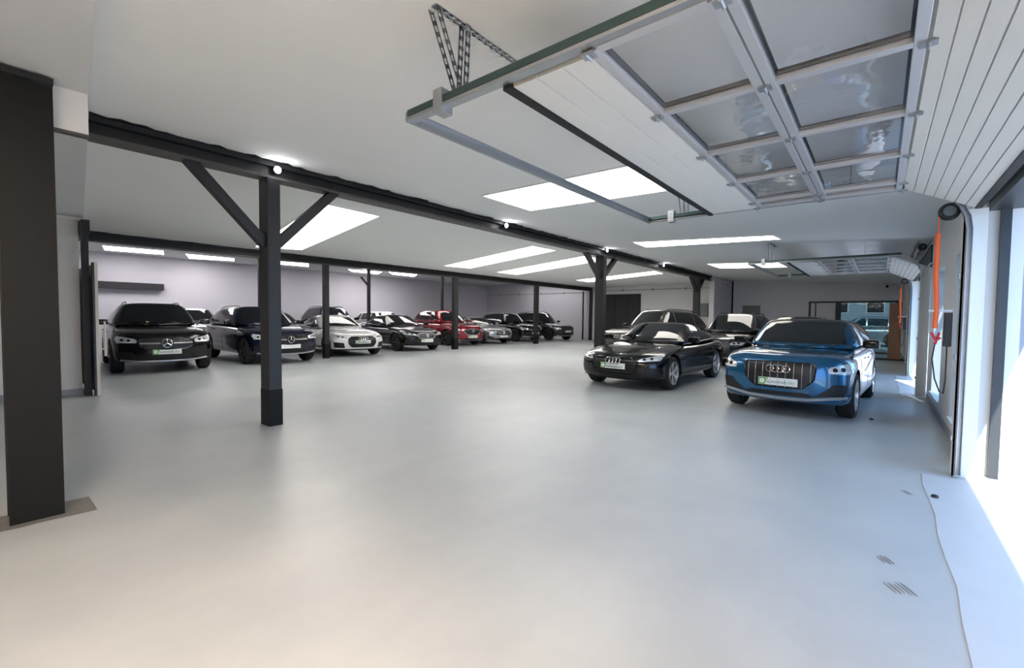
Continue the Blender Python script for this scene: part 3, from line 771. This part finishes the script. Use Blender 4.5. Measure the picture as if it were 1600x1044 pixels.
def text_mesh(s, size, name, material, parent, loc, rot, label=None):
    cu = bpy.data.curves.new(name, 'FONT'); cu.body = s; cu.size = size; cu.align_x = 'CENTER'; cu.align_y = 'CENTER'; cu.extrude = .0006; cu.resolution_u = 2
    o = bpy.data.objects.new(name, cu); C.objects.link(o)
    dg = bpy.context.evaluated_depsgraph_get(); dg.update()
    me = bpy.data.meshes.new_from_object(o.evaluated_get(dg)); bpy.data.objects.remove(o); bpy.data.curves.remove(cu)
    me.name = name; me.materials.clear(); me.materials.append(material)
    ob = bpy.data.objects.new(name, me); C.objects.link(ob); ob.parent = parent; ob.location = loc; ob.rotation_euler = rot
    return ob

def car(label, P, loc, heading, paint, group=None, detail=True, name='car', plate='green', emblem=None, rimmat=None, roof=None, sc=(1, 1, 1)):
    L_, W, H = P['L'], P['W'], P['H']; hl, hw = L_/2, W/2
    px_, pz_ = [p[0] for p in P['prof']], [p[1] for p in P['prof']]
    zc_ = lambda x: float(np.interp(x, px_, pz_))
    cf, cr, tw = P.get('cf', .11), P.get('cr', .08), P.get('tw', .10)
    inf, ins = P.get('nose_in', .14), P.get('side_in', .07)
    def plan(a, b_, l, w):
        x = l*(a - (cf if a > 0 else -cr)*abs(b_)**2.6*abs(a)**4); y = w*b_*(1-tw*abs(a)**7); return x, y
    crown = P.get('crown', .055)
    def topf(a, b_):
        x, y = plan(a, b_, hl-inf, hw-ins)
        muscle = .018*math.exp(-((abs(b_)-.72)/.12)**2) if x > P['cowl']-.2 else 0
        return (x, y, zc_(x)-crown*abs(b_)**3+muscle)
    tp = [0, .06, .16, .30, .45, .62, .80, 1]; sp = [0, .42, .76, .95, 1, .98, .86, .45]
    zbot = P.get('zbot', .21)
    def wallf(a, b_, t):
        x0, y0, z0 = topf(a, b_); x1, y1 = plan(a, b_, hl, hw)
        s = float(np.interp(t, tp, sp))
        # waist crease
        zz = z0*(1-t)+zbot*t
        if abs(b_) == 1 and abs(a) < .9: s -= .16*math.exp(-((t-.55)/.16)**2)
        return (x0+(x1-x0)*s, y0+(y1-y0)*s, zz)
    R = P['R']; xf = hl-P['of']; xrr = xf-P['wb']
    # arch cutter
    cb = MB()
    for xa in (xf, xrr):
        for s in (-1, 1):
            ya, yb = s*(hw-.36), s*(hw+.2); n = 28; Ra = R*1.13
            cb.prism([(xa+Ra*math.cos(2*math.pi*k/n), R+.01+Ra*math.sin(2*math.pi*k/n)) for k in range(n)], 1, ya, yb)
    cut = cb.build('cutter', MT['trim'])
    V, F = grid_mesh(topf, wallf, 30, 12, 9)
    t = thing(name, label, 'car', loc, heading, group)
    body = finish('body', V, F, [PAINT[paint], MT['trim']], 1, cut); body.parent = t
    bpy.data.objects.remove(cut)
    zclad = P.get('clad', 0)
    for p in body.data.polygons:
        c = p.center; p.use_smooth = True
        inwell = False
        for xa in (xf, xrr):
            rr = math.hypot(c.x-xa, c.z-R-.01)
            if rr < R*1.145 and abs(c.y) < hw-.0 and (p.normal.dot(Vector((xa-c.x, 0, R-c.z)).normalized()) > .75 or (rr < R*1.1 and abs(c.y) < hw-.3)): inwell = True
        if inwell or (p.normal.z < -.75 and c.z < .4): p.material_index = 1
        elif zclad and c.z < zclad and abs(p.normal.y) > .5: p.material_index = 1
    body.data.set_sharp_from_angle(angle=math.radians(40))
    # cabin
    xc, xr0, xr1, xb = P['cowl'], P['roof0'], P['roof1'], P['glass1']
    zb = zc_(xc)-.04; wb_, wr = hw-P.get('cab_in', .075), P.get('roofw', .60)
    zroof = lambda x: H-P.get('arch', .05)*((x-(xr0+xr1*.35)/1.35)/(xr0-xr1))**2-P.get('reardrop', .0)*max(0, (xr0-x)/(xr0-xr1)-.45)**2*3
    def cplan(a, b_, x0, x1, w, c0, c1, tq):
        m_, l = (x0+x1)/2, (x1-x0)/2
        return m_+l*a-(c0 if a > 0 else -c1)*abs(b_)**2.4*abs(a)**5, w*b_*(1-tq*abs(a)**6)
    def ctop(a, b_):
        x, y = cplan(a, b_, xr1, xr0, wr, .10, .06, .05)
        return (x, y, zroof(x)-.035*abs(b_)**3)
    def cwall(a, b_, tt):
        x0, y0, z0 = ctop(a, b_); x1, y1 = cplan(a, b_, xb, xc, wb_, .26, .16, .10)
        s = .04*math.sin(math.pi*tt); zz1 = zc_(x1)-.05
        x = x0+(x1-x0)*tt; y = y0+(y1-y0)*tt
        l = math.hypot(x-(xc+xb)/2, y) or 1
        nx, ny = (0, 1 if b_ > 0 else -1) if abs(b_) == 1 else ((1 if a > 0 else -1), 0)
        if abs(a) == 1 and abs(b_) == 1: nx, ny = .7*a, .7*b_
        return (x+nx*s, y+ny*s, z0+(zz1-z0)*tt)
    V, F = grid_mesh(ctop, cwall, 14, 8, 5)
    cabin = finish('cabin', V, F, [PAINT[paint], PAINT['black'] if roof else PAINT[paint]], 1); cabin.parent = t
    for p in cabin.data.polygons:
        p.use_smooth = True
        if roof and p.center.z > H-.11: p.material_index = 1
    B = bvh_of(body); K = bvh_of(cabin)
    zr = H-.075
    # windscreen
    if P.get('soft'): pass
    def ww(z):
        tt = (z-zb)/(zr-zb); return (wb_-.16)*(1-tt)+(wr-.075)*tt
    zs = [zb+.04+(zr-.015-zb-.04)*k/5 for k in range(6)]
    patch(K, 'x', [[(-ww(z), z), (ww(z), z)] for z in zs], 14, 1, .006, 'windshield', MT['carglass'], t)
    zb2 = zc_(xb)+.04
    zs = [zb2+.08+(zroof(xr1)-.07-zb2-.08)*k/3 for k in range(4)]
    patch(K, '-x', [[(-ww(z)*.92, z), (ww(z)*.92, z)] for z in zs], 8, 1, .006, 'rear_window', MT['carglass'], t)
    # side windows
    def xfront(z): return xc+(xr0-xc)*(z-zb)/(zr+.03-zb)-P.get('apil', .26)
    def xrear(z): return xb+(xr1-xb)*(z-zb)/(zr+.03-zb)+P.get('cpil', .24)
    bp_ = P['bpil']; cp = P.get('cpil_x')
    segs_ = [(bp_+.035, 9), (cp+.03 if cp is not None else -9, bp_-.035)]
    if cp is not None: segs_.append((-9, cp-.03))
    for d in ('y', '-y'):
        for lo, hi in segs_:
            lv = []
            for k in range(5):
                def ztopx(x): return zroof(x)-.095
                q = k/4
                pl = []
                # iterate x range valid at this level
                zz = zb+.065+(zr-.02-zb-.065)*q
                a0, a1 = max(lo, xrear(zz)), min(hi, xfront(zz))
                if a1-a0 < .03: a1 = a0+.03
                for m_ in range(7):
                    x = a0+(a1-a0)*m_/6
                    zl = max(zc_(x)+.03, zb+.02); zt = max(zl+.02, min(zr-.02, ztopx(x)))
                    pl.append((x, zl+(zt-zl)*q))
                lv.append(pl)
            patch(K, d, lv, 8, 1, .005, 'side_window', MT['carglass'], t)
        if P.get('winchrome'):
            line(K, d, [(xrear(zb+.08), max(zc_(xrear(zb+.08)), zb)+.035), (xfront(zb+.06), zb+.035)], .008, 'window_trim', MT[P['winchrome']], t, .006)
    # seams, handles, sills
    for d, s in (('y', 1), ('-y', -1)):
        for x in (xf-R*1.13-.06, bp_, (cp if cp is not None else xrr+R*1.13-.12)):
            line(B, d, [(x+.02, .36), (x, .62), (x-.02, zc_(x)-.07)], .0045, 'door_seam', MT['trim'], t, -.001, 5)
        for x in (bp_+.14, (cp if cp is not None else xrr+.35)+.16):
            h, n = cast(B, d, x, zc_(x)-.17); b = MB(); b.bar(h+n*.025+Vector((-.08, 0, 0)), h+n*.025+Vector((.08, 0, 0)), .02, .022); b.build('door_handle', PAINT[paint] if P.get('phandle', 1) else MT['chrome'], t, bevel=.004)
        xs0, xs1 = xrr+R*1.16, xf-R*1.16
        patch(B, d, [[(xs0, .235), (xs1, .235)], [(xs0, .34 if not zclad else zclad), (xs1, .34 if not zclad else zclad)]], 10, 2, .008, 'sill_trim', MT[P.get('sill', 'trim')], t)
        if P.get('archtrim'):
            for xa in (xf, xrr):
                pts = [(xa+R*1.15*math.cos(math.radians(a)), R+R*1.15*math.sin(math.radians(a))) for a in range(-8, 190, 9)]
                line(B, d, pts, .028, 'arch_trim', MT['trim'], t, -.006, 6, dens=22)
        # mirror
        zm = zb+.13; xm = xc-.36
        b = MB(); b.box((-.055, -.11, -.065), (.06, .11, .07)); mo = b.build('mirror', PAINT['black' if P.get('blackmirror', 1) else paint], t, bevel=.035, smooth=True); mo.location = (xm, s*(hw+.075), zm)
        b = MB(); b.bar((.0, -s*.10, -.03), (-.02, -s*.19, -.075), .05, .03); b.build('mirror_arm', MT['trim'], mo)
        b = MB(); b.box((-.062, -.085, -.045), (-.054, .085, .045)); b.build('mirror_glass', MT['carglass'], mo)
        if P.get('rails'):
            z0 = H-.02; pts = []
            for k in range(9):
                x = xr0-.12-(xr0-xr1-.2)*k/8; e = .045 if 0 < k < 8 else -.01
                h, n = cast(K, 'z', x, s*(wr-.07)); pts.append(Vector((x, s*(wr-.07), h.z+e)))
            b = MB(); b.tube(pts, .017, 8); b.build('roof_rail', MT[P['rails']], t, smooth=True)
    # bonnet seams and wipers
    for s in (-1, 1):
        line(B, 'z', [(xc+.05, s*(hw*.78)), (hl*.72, s*hw*.70), (hl-inf-.12, s*hw*.52)], .004, 'bonnet_seam', MT['trim'], t, -.001, 5)
    for y0, y1 in ((-.55, .0), (.02, .52)):
        h0, n0 = cast(K, 'x', y0, zb+.055); h1, n1 = cast(K, 'x', y1, zb+.075); b = MB(); b.tube([h0+n0*.02, h1+n1*.02], .009, 6); b.build('wiper', MT['trim'], t)
    # front face
    def mirror_levels(lv): return [[(-u, v) for u, v in l][::-1] for l in lv]
    if 'grille' in P:
        g = patch(B, 'x', P['grille'], 16, 3, .008, 'grille', MT['trim'], t)
        gl = P['grille']
        outline_ = list(gl[0])+[l[-1] for l in gl[1:]]+list(gl[-1])[::-1][1:]+[l[0] for l in gl[-2:0:-1]]
        line(B, 'x', resample(outline_+[outline_[0]], 48)[:-1], .011, 'grille_frame', MT[P.get('gframe', 'gloss_black')], g, .008, 6, closed=True)
        nb, style = P.get('bars', (0, 'v'))
        levels_ = [resample(l, 33) for l in gl]
        for k in range(nb):
            u = (k+.5)/nb
            if style == 'v':
                wmax = max(l[-1][0] for l in gl)-.012; yv = -wmax+2*wmax*u
                zt_ = float(np.interp(abs(yv), [0, gl[0][-1][0], gl[1][-1][0]+.001], [gl[0][len(gl[0])//2][1], gl[0][-1][1], gl[1][-1][1]]))
                zb_ = float(np.interp(abs(yv), [0, gl[-1][-1][0], gl[-2][-1][0]+.001], [gl[-1][len(gl[-1])//2][1], gl[-1][-1][1], gl[-2][-1][1]]))
                pts = [(yv, zb_+.006), (yv, zt_-.006)]
            else:
                z = min(q[1] for q in gl[0])*1.0; za = sum(q[1] for q in gl[0])/len(gl[0]); zb_ = sum(q[1] for q in gl[-1])/len(gl[-1]); z = za+(zb_-za)*u
                w_ = float(np.interp(u, [i/(len(gl)-1) for i in range(len(gl))], [abs(l[0][0]) for l in gl]))-.015
                pts = [(-w_, z), (w_, z)]
            line(B, 'x', pts, P.get('barr', .006), 'grille_bar', MT[P.get('barmat', 'satin')], g, .014, 5, dens=8)
        if P.get('crossbar'):
            z, w_ = P['crossbar']
            for s in (-1, 1): line(B, 'x', [(s*.12, z), (s*w_, z+.005)], .019, 'grille_crossbar', MT['satin'], g, .016, 6, dens=6)
    for lv in P.get('lamps', []):
        for s in (1, -1):
            l2 = lv if s > 0 else mirror_levels(lv)
            hlamp = patch(B, 'x', l2, 10, 2, .008, 'headlight', MT['lens'], t)
            inner = []
            lo = resample(l2[0], 12); hi = resample(l2[-1], 12)
            line(B, 'x', [(a[0]*.8+c[0]*.2, a[1]*.8+c[1]*.2) for a, c in zip(lo, hi)][1:-1], .009, 'light_strip', MT['led'], hlamp, .012, 6)
            for q in (.35, .65):
                i = int(q*11); u, v = (lo[i][0]+hi[i][0])/2, (lo[i][1]+hi[i][1])/2
                h, n = cast(B, 'x', u, v); b = MB(); b.lathe([(0, 0), (.03, .0), (.034, -.012)], 14, 'x', (0, 0, 0)); pj = b.build('projector', MT['gloss_black'], hlamp, smooth=True)
                pj.location = h+n*.016; pj.rotation_euler = n.to_track_quat('X', 'Z').to_euler()
    for lv in P.get('intakes', []):
        for s in (1, -1): patch(B, 'x', lv if s > 0 else mirror_levels(lv), 8, 2, .006, 'side_intake', MT['trim'], t)
    for lv in P.get('centre', []): patch(B, 'x', lv, 14, 2, .005, 'lower_intake', MT['trim'], t)
    for pts, r_, mm in P.get('strips', []):
        line(B, 'x', pts, r_, 'bumper_strip', MT[mm], t, .008, 6, dens=20)
        if any(p[0] > .1 for p in pts) and not any(p[0] < -.1 for p in pts): line(B, 'x', [(-u, v) for u, v in pts], r_, 'bumper_strip', MT[mm], t, .008, 6, dens=20)
    # badge
    if emblem:
        kind, z = emblem
        if kind == 'rings':
            r_ = .05
            e0 = None
            for k in range(4):
                yc = (k-1.5)*r_*1.42
                pts = [(yc+r_*math.cos(2*math.pi*i/20), z+r_*math.sin(2*math.pi*i/20)) for i in range(20)]
                line(B, 'x', pts, .0062, 'badge_ring', MT['chrome'], t, .028, 6, closed=True)
        elif kind == 'star':
            r_ = .088; pts = [(r_*math.cos(2*math.pi*i/24), z+r_*math.sin(2*math.pi*i/24)) for i in range(24)]
            g = line(B, 'x', pts, .009, 'badge_ring', MT['chrome'], t, .026, 6, closed=True)
            for a in (90, 210, 330): line(B, 'x', [(0, z), (r_*math.cos(math.radians(a)), z+r_*math.sin(math.radians(a)))], .008, 'badge_star', MT['chrome'], g, .026, 6, dens=3)
        elif kind == 'wing':
            r_ = .07; pts = [(r_*1.2*math.cos(2*math.pi*i/22), z+r_*.85*math.sin(2*math.pi*i/22)) for i in range(22)]
            g = line(B, 'x', pts, .006, 'badge_ring', MT['chrome'], t, .026, 6, closed=True)
            line(B, 'x', [(-.075, z+.03), (-.03, z-.03), (0, z+.0), (.03, z-.03), (.075, z+.03)], .007, 'badge_wing', MT['chrome'], g, .026, 6, dens=13)
        elif kind == 'disc':
            r_ = .04; pts = [(r_*math.cos(2*math.pi*i/16), z+r_*math.sin(2*math.pi*i/16)) for i in range(16)]
            line(B, 'x', pts, .012, 'badge', MT['chrome'], t, .024, 6, closed=True)
    # plate
    if plate:
        zp = P['plate_z']; yp = 0
        xs_ = [cast(B, 'x', yy, zz)[0].x for yy in (-.24, 0, .24) for zz in (zp-.05, zp+.05)]
        xp = max(xs_)+.012
        b = MB(); b.box((-.03, -.262, -.057), (0, .262, .057)); po = b.build('license_plate', MT['plate'], t, bevel=.004); po.location = (xp, 0, zp)
        if plate == 'green':
            # left in the picture is the car's right: -y
            b = MB(); b.prism([(-.26, -.055), (-.17, -.055), (-.125, .055), (-.26, .055)], 0, -.001, .0012); b.build('green_field', MT['plate_green'], po)
            if detail:
                b = MB(); b.lathe([(0, .0024), (.034, .0024), (.034, 0)], 18, 'x', (0, -.208, 0)); b.build('round_logo', MT['plate'], po)
                text_mesh('i', .06, 'lettering', MT['ink'], po, (.003, -.208, 0), (math.pi/2, 0, math.pi/2))
                text_mesh('automob', .072, 'lettering', MT['ink'], po, (.0015, -.01, -.004), (math.pi/2, 0, math.pi/2))
                text_mesh('ility', .068, 'lettering', MT['plate_green'], po, (.0015, .185, -.004), (math.pi/2, 0, math.pi/2), 'green lettering')
    t.scale = sc
    # wheels
    rm = rimmat or MT['rim_dark']; kw = P.get('tw_', .235); sk = P.get('spokes', 5)
    for xa in (xf, xrr):
        for s in (1, -1): wheel(t, xa, s*(hw-kw/2-.012), R, kw, s, sk, rm, (R, kw, sk, rm.name))
    return t

LAMP_SLIM = lambda y0, y1, z0, z1, h: [[(y0, z0), (y1, z1)], [(y0+.02, z0+h*.5), (y1+.01, z1+h*.55)], [(y0+.0, z0+h*.75), (y1-.02, z1+h)]]
SPORTBACK = dict(L=4.73, W=1.84, H=1.38, R=.345, of=.89, wb=2.82, cowl=.98, roof0=-.02, roof1=-1.0, glass1=-2.05, bpil=-.22, cpil_x=-1.08, cpil=.42, apil=.30,
    prof=[(-2.36, .84), (-2.1, .96), (-1.6, .965), (-.5, .93), (.6, .93), (.95, .925), (1.6, .86), (2.1, .755), (2.3, .70)], reardrop=.12, roofw=.56, arch=.06,
    grille=[[(-.36, .665), (0, .672), (.36, .665)], [(-.47, .60), (0, .60), (.47, .60)], [(-.47, .45), (0, .45), (.47, .45)], [(-.37, .34), (0, .335), (.37, .34)]],
    bars=(6, 'h'), barr=.007, barmat='gloss_black', gframe='gloss_black',
    lamps=[[[(.50, .60), (.83, .63)], [(.50, .635), (.84, .68)], [(.52, .66), (.80, .735)]]],
    intakes=[[[(.56, .31), (.84, .32)], [(.60, .47), (.85, .50)]]], strips=[([(-.84, .27), (-.5, .25), (0, .24), (.5, .25), (.84, .27)], .012, 'gloss_black')],
    plate_z=.50, winchrome='satin', spokes=5, sill='trim')
COMPACT = dict(L=4.2, W=1.8, H=1.50, R=.345, of=.84, wb=2.60, cowl=.90, roof0=.20, roof1=-1.55, glass1=-2.0, bpil=-.18, cpil_x=-1.05, roofw=.63, cab_in=.05, arch=.05, cf=.10,
    prof=[(-2.1, 1.0), (-1.7, 1.06), (-.5, 1.03), (.6, 1.015), (.9, 1.01), (1.5, .995), (1.85, .965), (2.06, .92)], reardrop=.05, crown=.05, nose_in=.10, clad=.0,
    grille=[[(-.44, .835), (0, .845), (.44, .835)], [(-.475, .79), (0, .79), (.475, .79)], [(-.455, .60), (0, .60), (.455, .60)], [(-.32, .47), (0, .465), (.32, .47)]],
    bars=(9, 'v'), barr=.004, barmat='satin', gframe='gloss_black',
    lamps=[[[(.62, .71), (.86, .70)], [(.61, .77), (.88, .79)], [(.63, .80), (.86, .865)]]],
    intakes=[[[(.46, .37), (.79, .37)], [(.60, .47), (.82, .47)], [(.68, .555), (.83, .555)]]], centre=[[[(-.50, .345), (.50, .345)], [(-.36, .405), (.36, .405)]]],
    strips=[([(-.82, .365), (-.62, .345), (-.4, .31), (0, .30), (.4, .31), (.62, .345), (.82, .365)], .024, 'satin')],
    plate_z=.545, spokes=5, rails=None, archtrim=0, sill='satin')
SUV = dict(L=4.67, W=1.89, H=1.62, R=.37, of=.87, wb=2.87, cowl=1.0, roof0=.28, roof1=-1.65, glass1=-2.2, bpil=-.18, cpil_x=-1.18, roofw=.60, cab_in=.07, arch=.07, cf=.12,
    prof=[(-2.33, .95), (-2.1, 1.08), (-1.0, 1.08), (.6, 1.06), (1.0, 1.05), (1.6, 1.02), (2.05, .94), (2.28, .86)], reardrop=.06,
    grille=[[(-.42, .80), (0, .815), (.42, .80)], [(-.50, .74), (0, .74), (.50, .74)], [(-.47, .62), (0, .62), (.47, .62)], [(-.36, .56), (0, .555), (.36, .56)]],
    bars=(26, 'v'), barr=.004, barmat='rim_dark', gframe='gloss_black', crossbar=(.685, .47),
    lamps=[[[(.53, .70), (.84, .70)], [(.52, .76), (.87, .79)], [(.56, .79), (.84, .85)]]],
    intakes=[[[(.52, .36), (.84, .37)], [(.60, .50), (.86, .52)]]], centre=[[[(-.46, .34), (.46, .34)], [(-.42, .44), (.42, .44)]]],
    strips=[([(-.78, .33), (-.45, .30), (0, .295), (.45, .30), (.78, .33)], .022, 'satin')],
    plate_z=.50, spokes=5, rails='satin', sill='satin', zbot=.24)
SALOON = dict(SPORTBACK, L=4.68, W=1.85, H=1.42, wb=2.83, roof1=-.95, glass1=-1.85,
    prof=[(-2.34, .88), (-2.1, .99), (-1.6, .99), (-.5, .95), (.6, .95), (.95, .945), (1.6, .88), (2.1, .79), (2.3, .73)], reardrop=.03,
    grille=[[(-.33, .70), (0, .71), (.33, .70)], [(-.37, .66), (0, .66), (.37, .66)], [(-.36, .55), (0, .55), (.36, .55)], [(-.28, .50), (0, .495), (.28, .50)]],
    bars=(5, 'h'), barr=.005, barmat='satin', gframe='satin', plate_z=.42,
    lamps=[[[(.46, .62), (.83, .65)], [(.45, .66), (.85, .70)], [(.48, .69), (.81, .755)]]], intakes=[[[(.50, .30), (.82, .32)], [(.56, .44), (.82, .46)]]])
CROSS = dict(SUV, L=4.55, W=1.84, H=1.66, wb=2.70, R=.36, of=.90, glass1=-2.15,
    grille=[[(-.42, .74), (0, .80), (.42, .74)], [(-.48, .68), (0, .68), (.48, .68)], [(-.36, .56), (0, .56), (.36, .56)], [(-.22, .51), (0, .505), (.22, .51)]],
    bars=(5, 'h'), barmat='gloss_black', gframe='satin', crossbar=None, plate_z=.42, rails=None, sill='satin', zbot=.24, archtrim=1, blackmirror=0,
    lamps=[[[(.50, .70), (.85, .74)], [(.50, .735), (.86, .78)], [(.52, .755), (.84, .81)]]],
    centre=[[[(-.5, .32), (.5, .32)], [(-.3, .36), (.3, .36)]]], intakes=[[[(.62, .46), (.84, .47)], [(.64, .52), (.84, .54)]]],
    strips=[([(-.8, .29), (-.4, .27), (0, .265), (.4, .27), (.8, .29)], .03, 'satin')])
COUPE = dict(SALOON, L=4.69, W=1.83, H=1.43, reardrop=.10, roof1=-1.0, glass1=-2.0, blackmirror=0,
    grille=[[(-.34, .67), (0, .675), (.34, .67)], [(-.46, .60), (0, .60), (.46, .60)], [(-.52, .51), (0, .51), (.52, .51)], [(-.48, .46), (0, .455), (.48, .46)]],
    gframe='satin', crossbar=(.56, .40), bars=(0, 'v'), plate_z=.40,
    intakes=[[[(.52, .27), (.84, .32)], [(.66, .40), (.84, .42)]]], centre=[[[(-.45, .28), (.45, .28)], [(-.4, .33), (.4, .33)]]])
BIGSUV = dict(SUV, L=4.75, W=1.9, H=1.72,
    grille=[[(-.45, .86), (0, .87), (.45, .86)], [(-.52, .80), (0, .80), (.52, .80)], [(-.52, .62), (0, .62), (.52, .62)], [(-.40, .46), (0, .455), (.40, .46)]], bars=(8, 'h'), crossbar=None, barmat='satin', rails='trim', plate_z=.56)

R_ = math.radians
ROW = 'cars parked in the row along the side hall'
S1 = (1.09, 1.09, 1.09)
car('black estate-like off-roader facing out, nearest the left wall, under the dark wall beam', SUV, (-16.3, 3.47, 0), R_(-6), 'black', ROW, emblem=('star', .685), sc=(1.09, 1.11, 1.11))
car('dark navy off-roader behind the nearest braced column', SUV, (-16.35, 6.32, 0), R_(-1), 'navy', ROW, plate='plain', emblem=('star', .685), sc=S1)
car('white low fastback car in the front row', SPORTBACK, (-17.0, 9.5, 0), R_(-8), 'white', ROW, emblem=('rings', .60), sc=S1)
car('black saloon with oval grille between the white and the red car', SALOON, (-17.3, 12.75, 0), R_(-8), 'black', ROW, emblem=('disc', .60), sc=S1)
car('red crossover with dark winged grille in the side hall row', CROSS, (-18.35, 16.65, 0), R_(-8), 'red', ROW, emblem=('wing', .65), sc=S1)
car('silver low saloon right of the red car', COUPE, (-18.35, 19.1, 0), R_(-8), 'silver', ROW, plate='plain', emblem=('star', .56), rimmat=MT['rim'], sc=(1.05, 1.05, 1.05))
car('black car between the silver saloon and the last dark off-roader', SUV, (-18.4, 22.1, 0), R_(-8), 'black', ROW, plate='plain', emblem=('disc', .69), sc=(1.05, 1.05, 1.05))
car('last dark grey off-roader of the row, beside the end wall', BIGSUV, (-17.9, 24.9, 0), R_(-8), 'grey', ROW, plate='plain', sc=(1.05, 1.05, 1.05))
ROW2 = 'cars in the second row against the back wall'
S2 = (1.05, 1.05, 1.05)
car('silver car glimpsed between the black and navy off-roaders', CROSS, (-24.0, 6.5, 0), R_(0), 'silver', ROW2, detail=False, plate=None, sc=S2)
car('dark grey car roof glimpsed behind the white car, left of its cabin', SALOON, (-24.0, 10.2, 0), R_(-2), 'grey', ROW2, detail=False, plate=None, sc=(1.05, 1.05, 1.13))
car('tall dark car with a bright windscreen behind the white car', BIGSUV, (-24.0, 13.2, 0), R_(-2), 'black', ROW2, detail=False, plate=None, sc=(1.05, 1.1, 1.13))
car('white car roof glimpsed behind the black saloon', CROSS, (-24.0, 16.6, 0), R_(0), 'white', ROW2, detail=False, plate=None, sc=S2)
car('black off-roader roof glimpsed behind the red and silver cars', BIGSUV, (-24.0, 22.0, 0), R_(0), 'black', ROW2, detail=False, plate=None, sc=S2)
DISP = 'cars parked in the door bay'
car('black fastback car with silver wheels in front of the second braced column', SPORTBACK, (-4.27, 11.05, 0), R_(-92), 'black', DISP, emblem=('rings', .60), rimmat=MT['rim'], sc=(1, 1.08, 1.03))
car('bright blue compact crossover with black roof, nearest the doorways', COMPACT, (-1.06, 10.12, 0), R_(-94), 'blue', DISP, emblem=('rings', .74), rimmat=MT['rim'], roof=True, sc=(1, 1.03, 1.03))
car('taupe off-roader with a bright windscreen behind the second braced column', BIGSUV, (-6.9, 17.5, 0), R_(-112), 'taupe', DISP, plate=None, sc=(1.04, 1.04, 1.07))
car('dark off-roader with a chrome bonnet edge behind the black fastback', BIGSUV, (-3.95, 17.4, 0), R_(-94), 'grey', DISP, plate=None, emblem=('rings', .72))
car('black car roof showing just behind the blue crossover', SUV, (-1.95, 16.6, 0), R_(-92), 'black', DISP, plate=None, detail=False)
car('pale van-like car parked outside beyond the glazed end door', BIGSUV, (-.8, 34.5, 0), R_(182), 'silver', None, plate=None, detail=False)
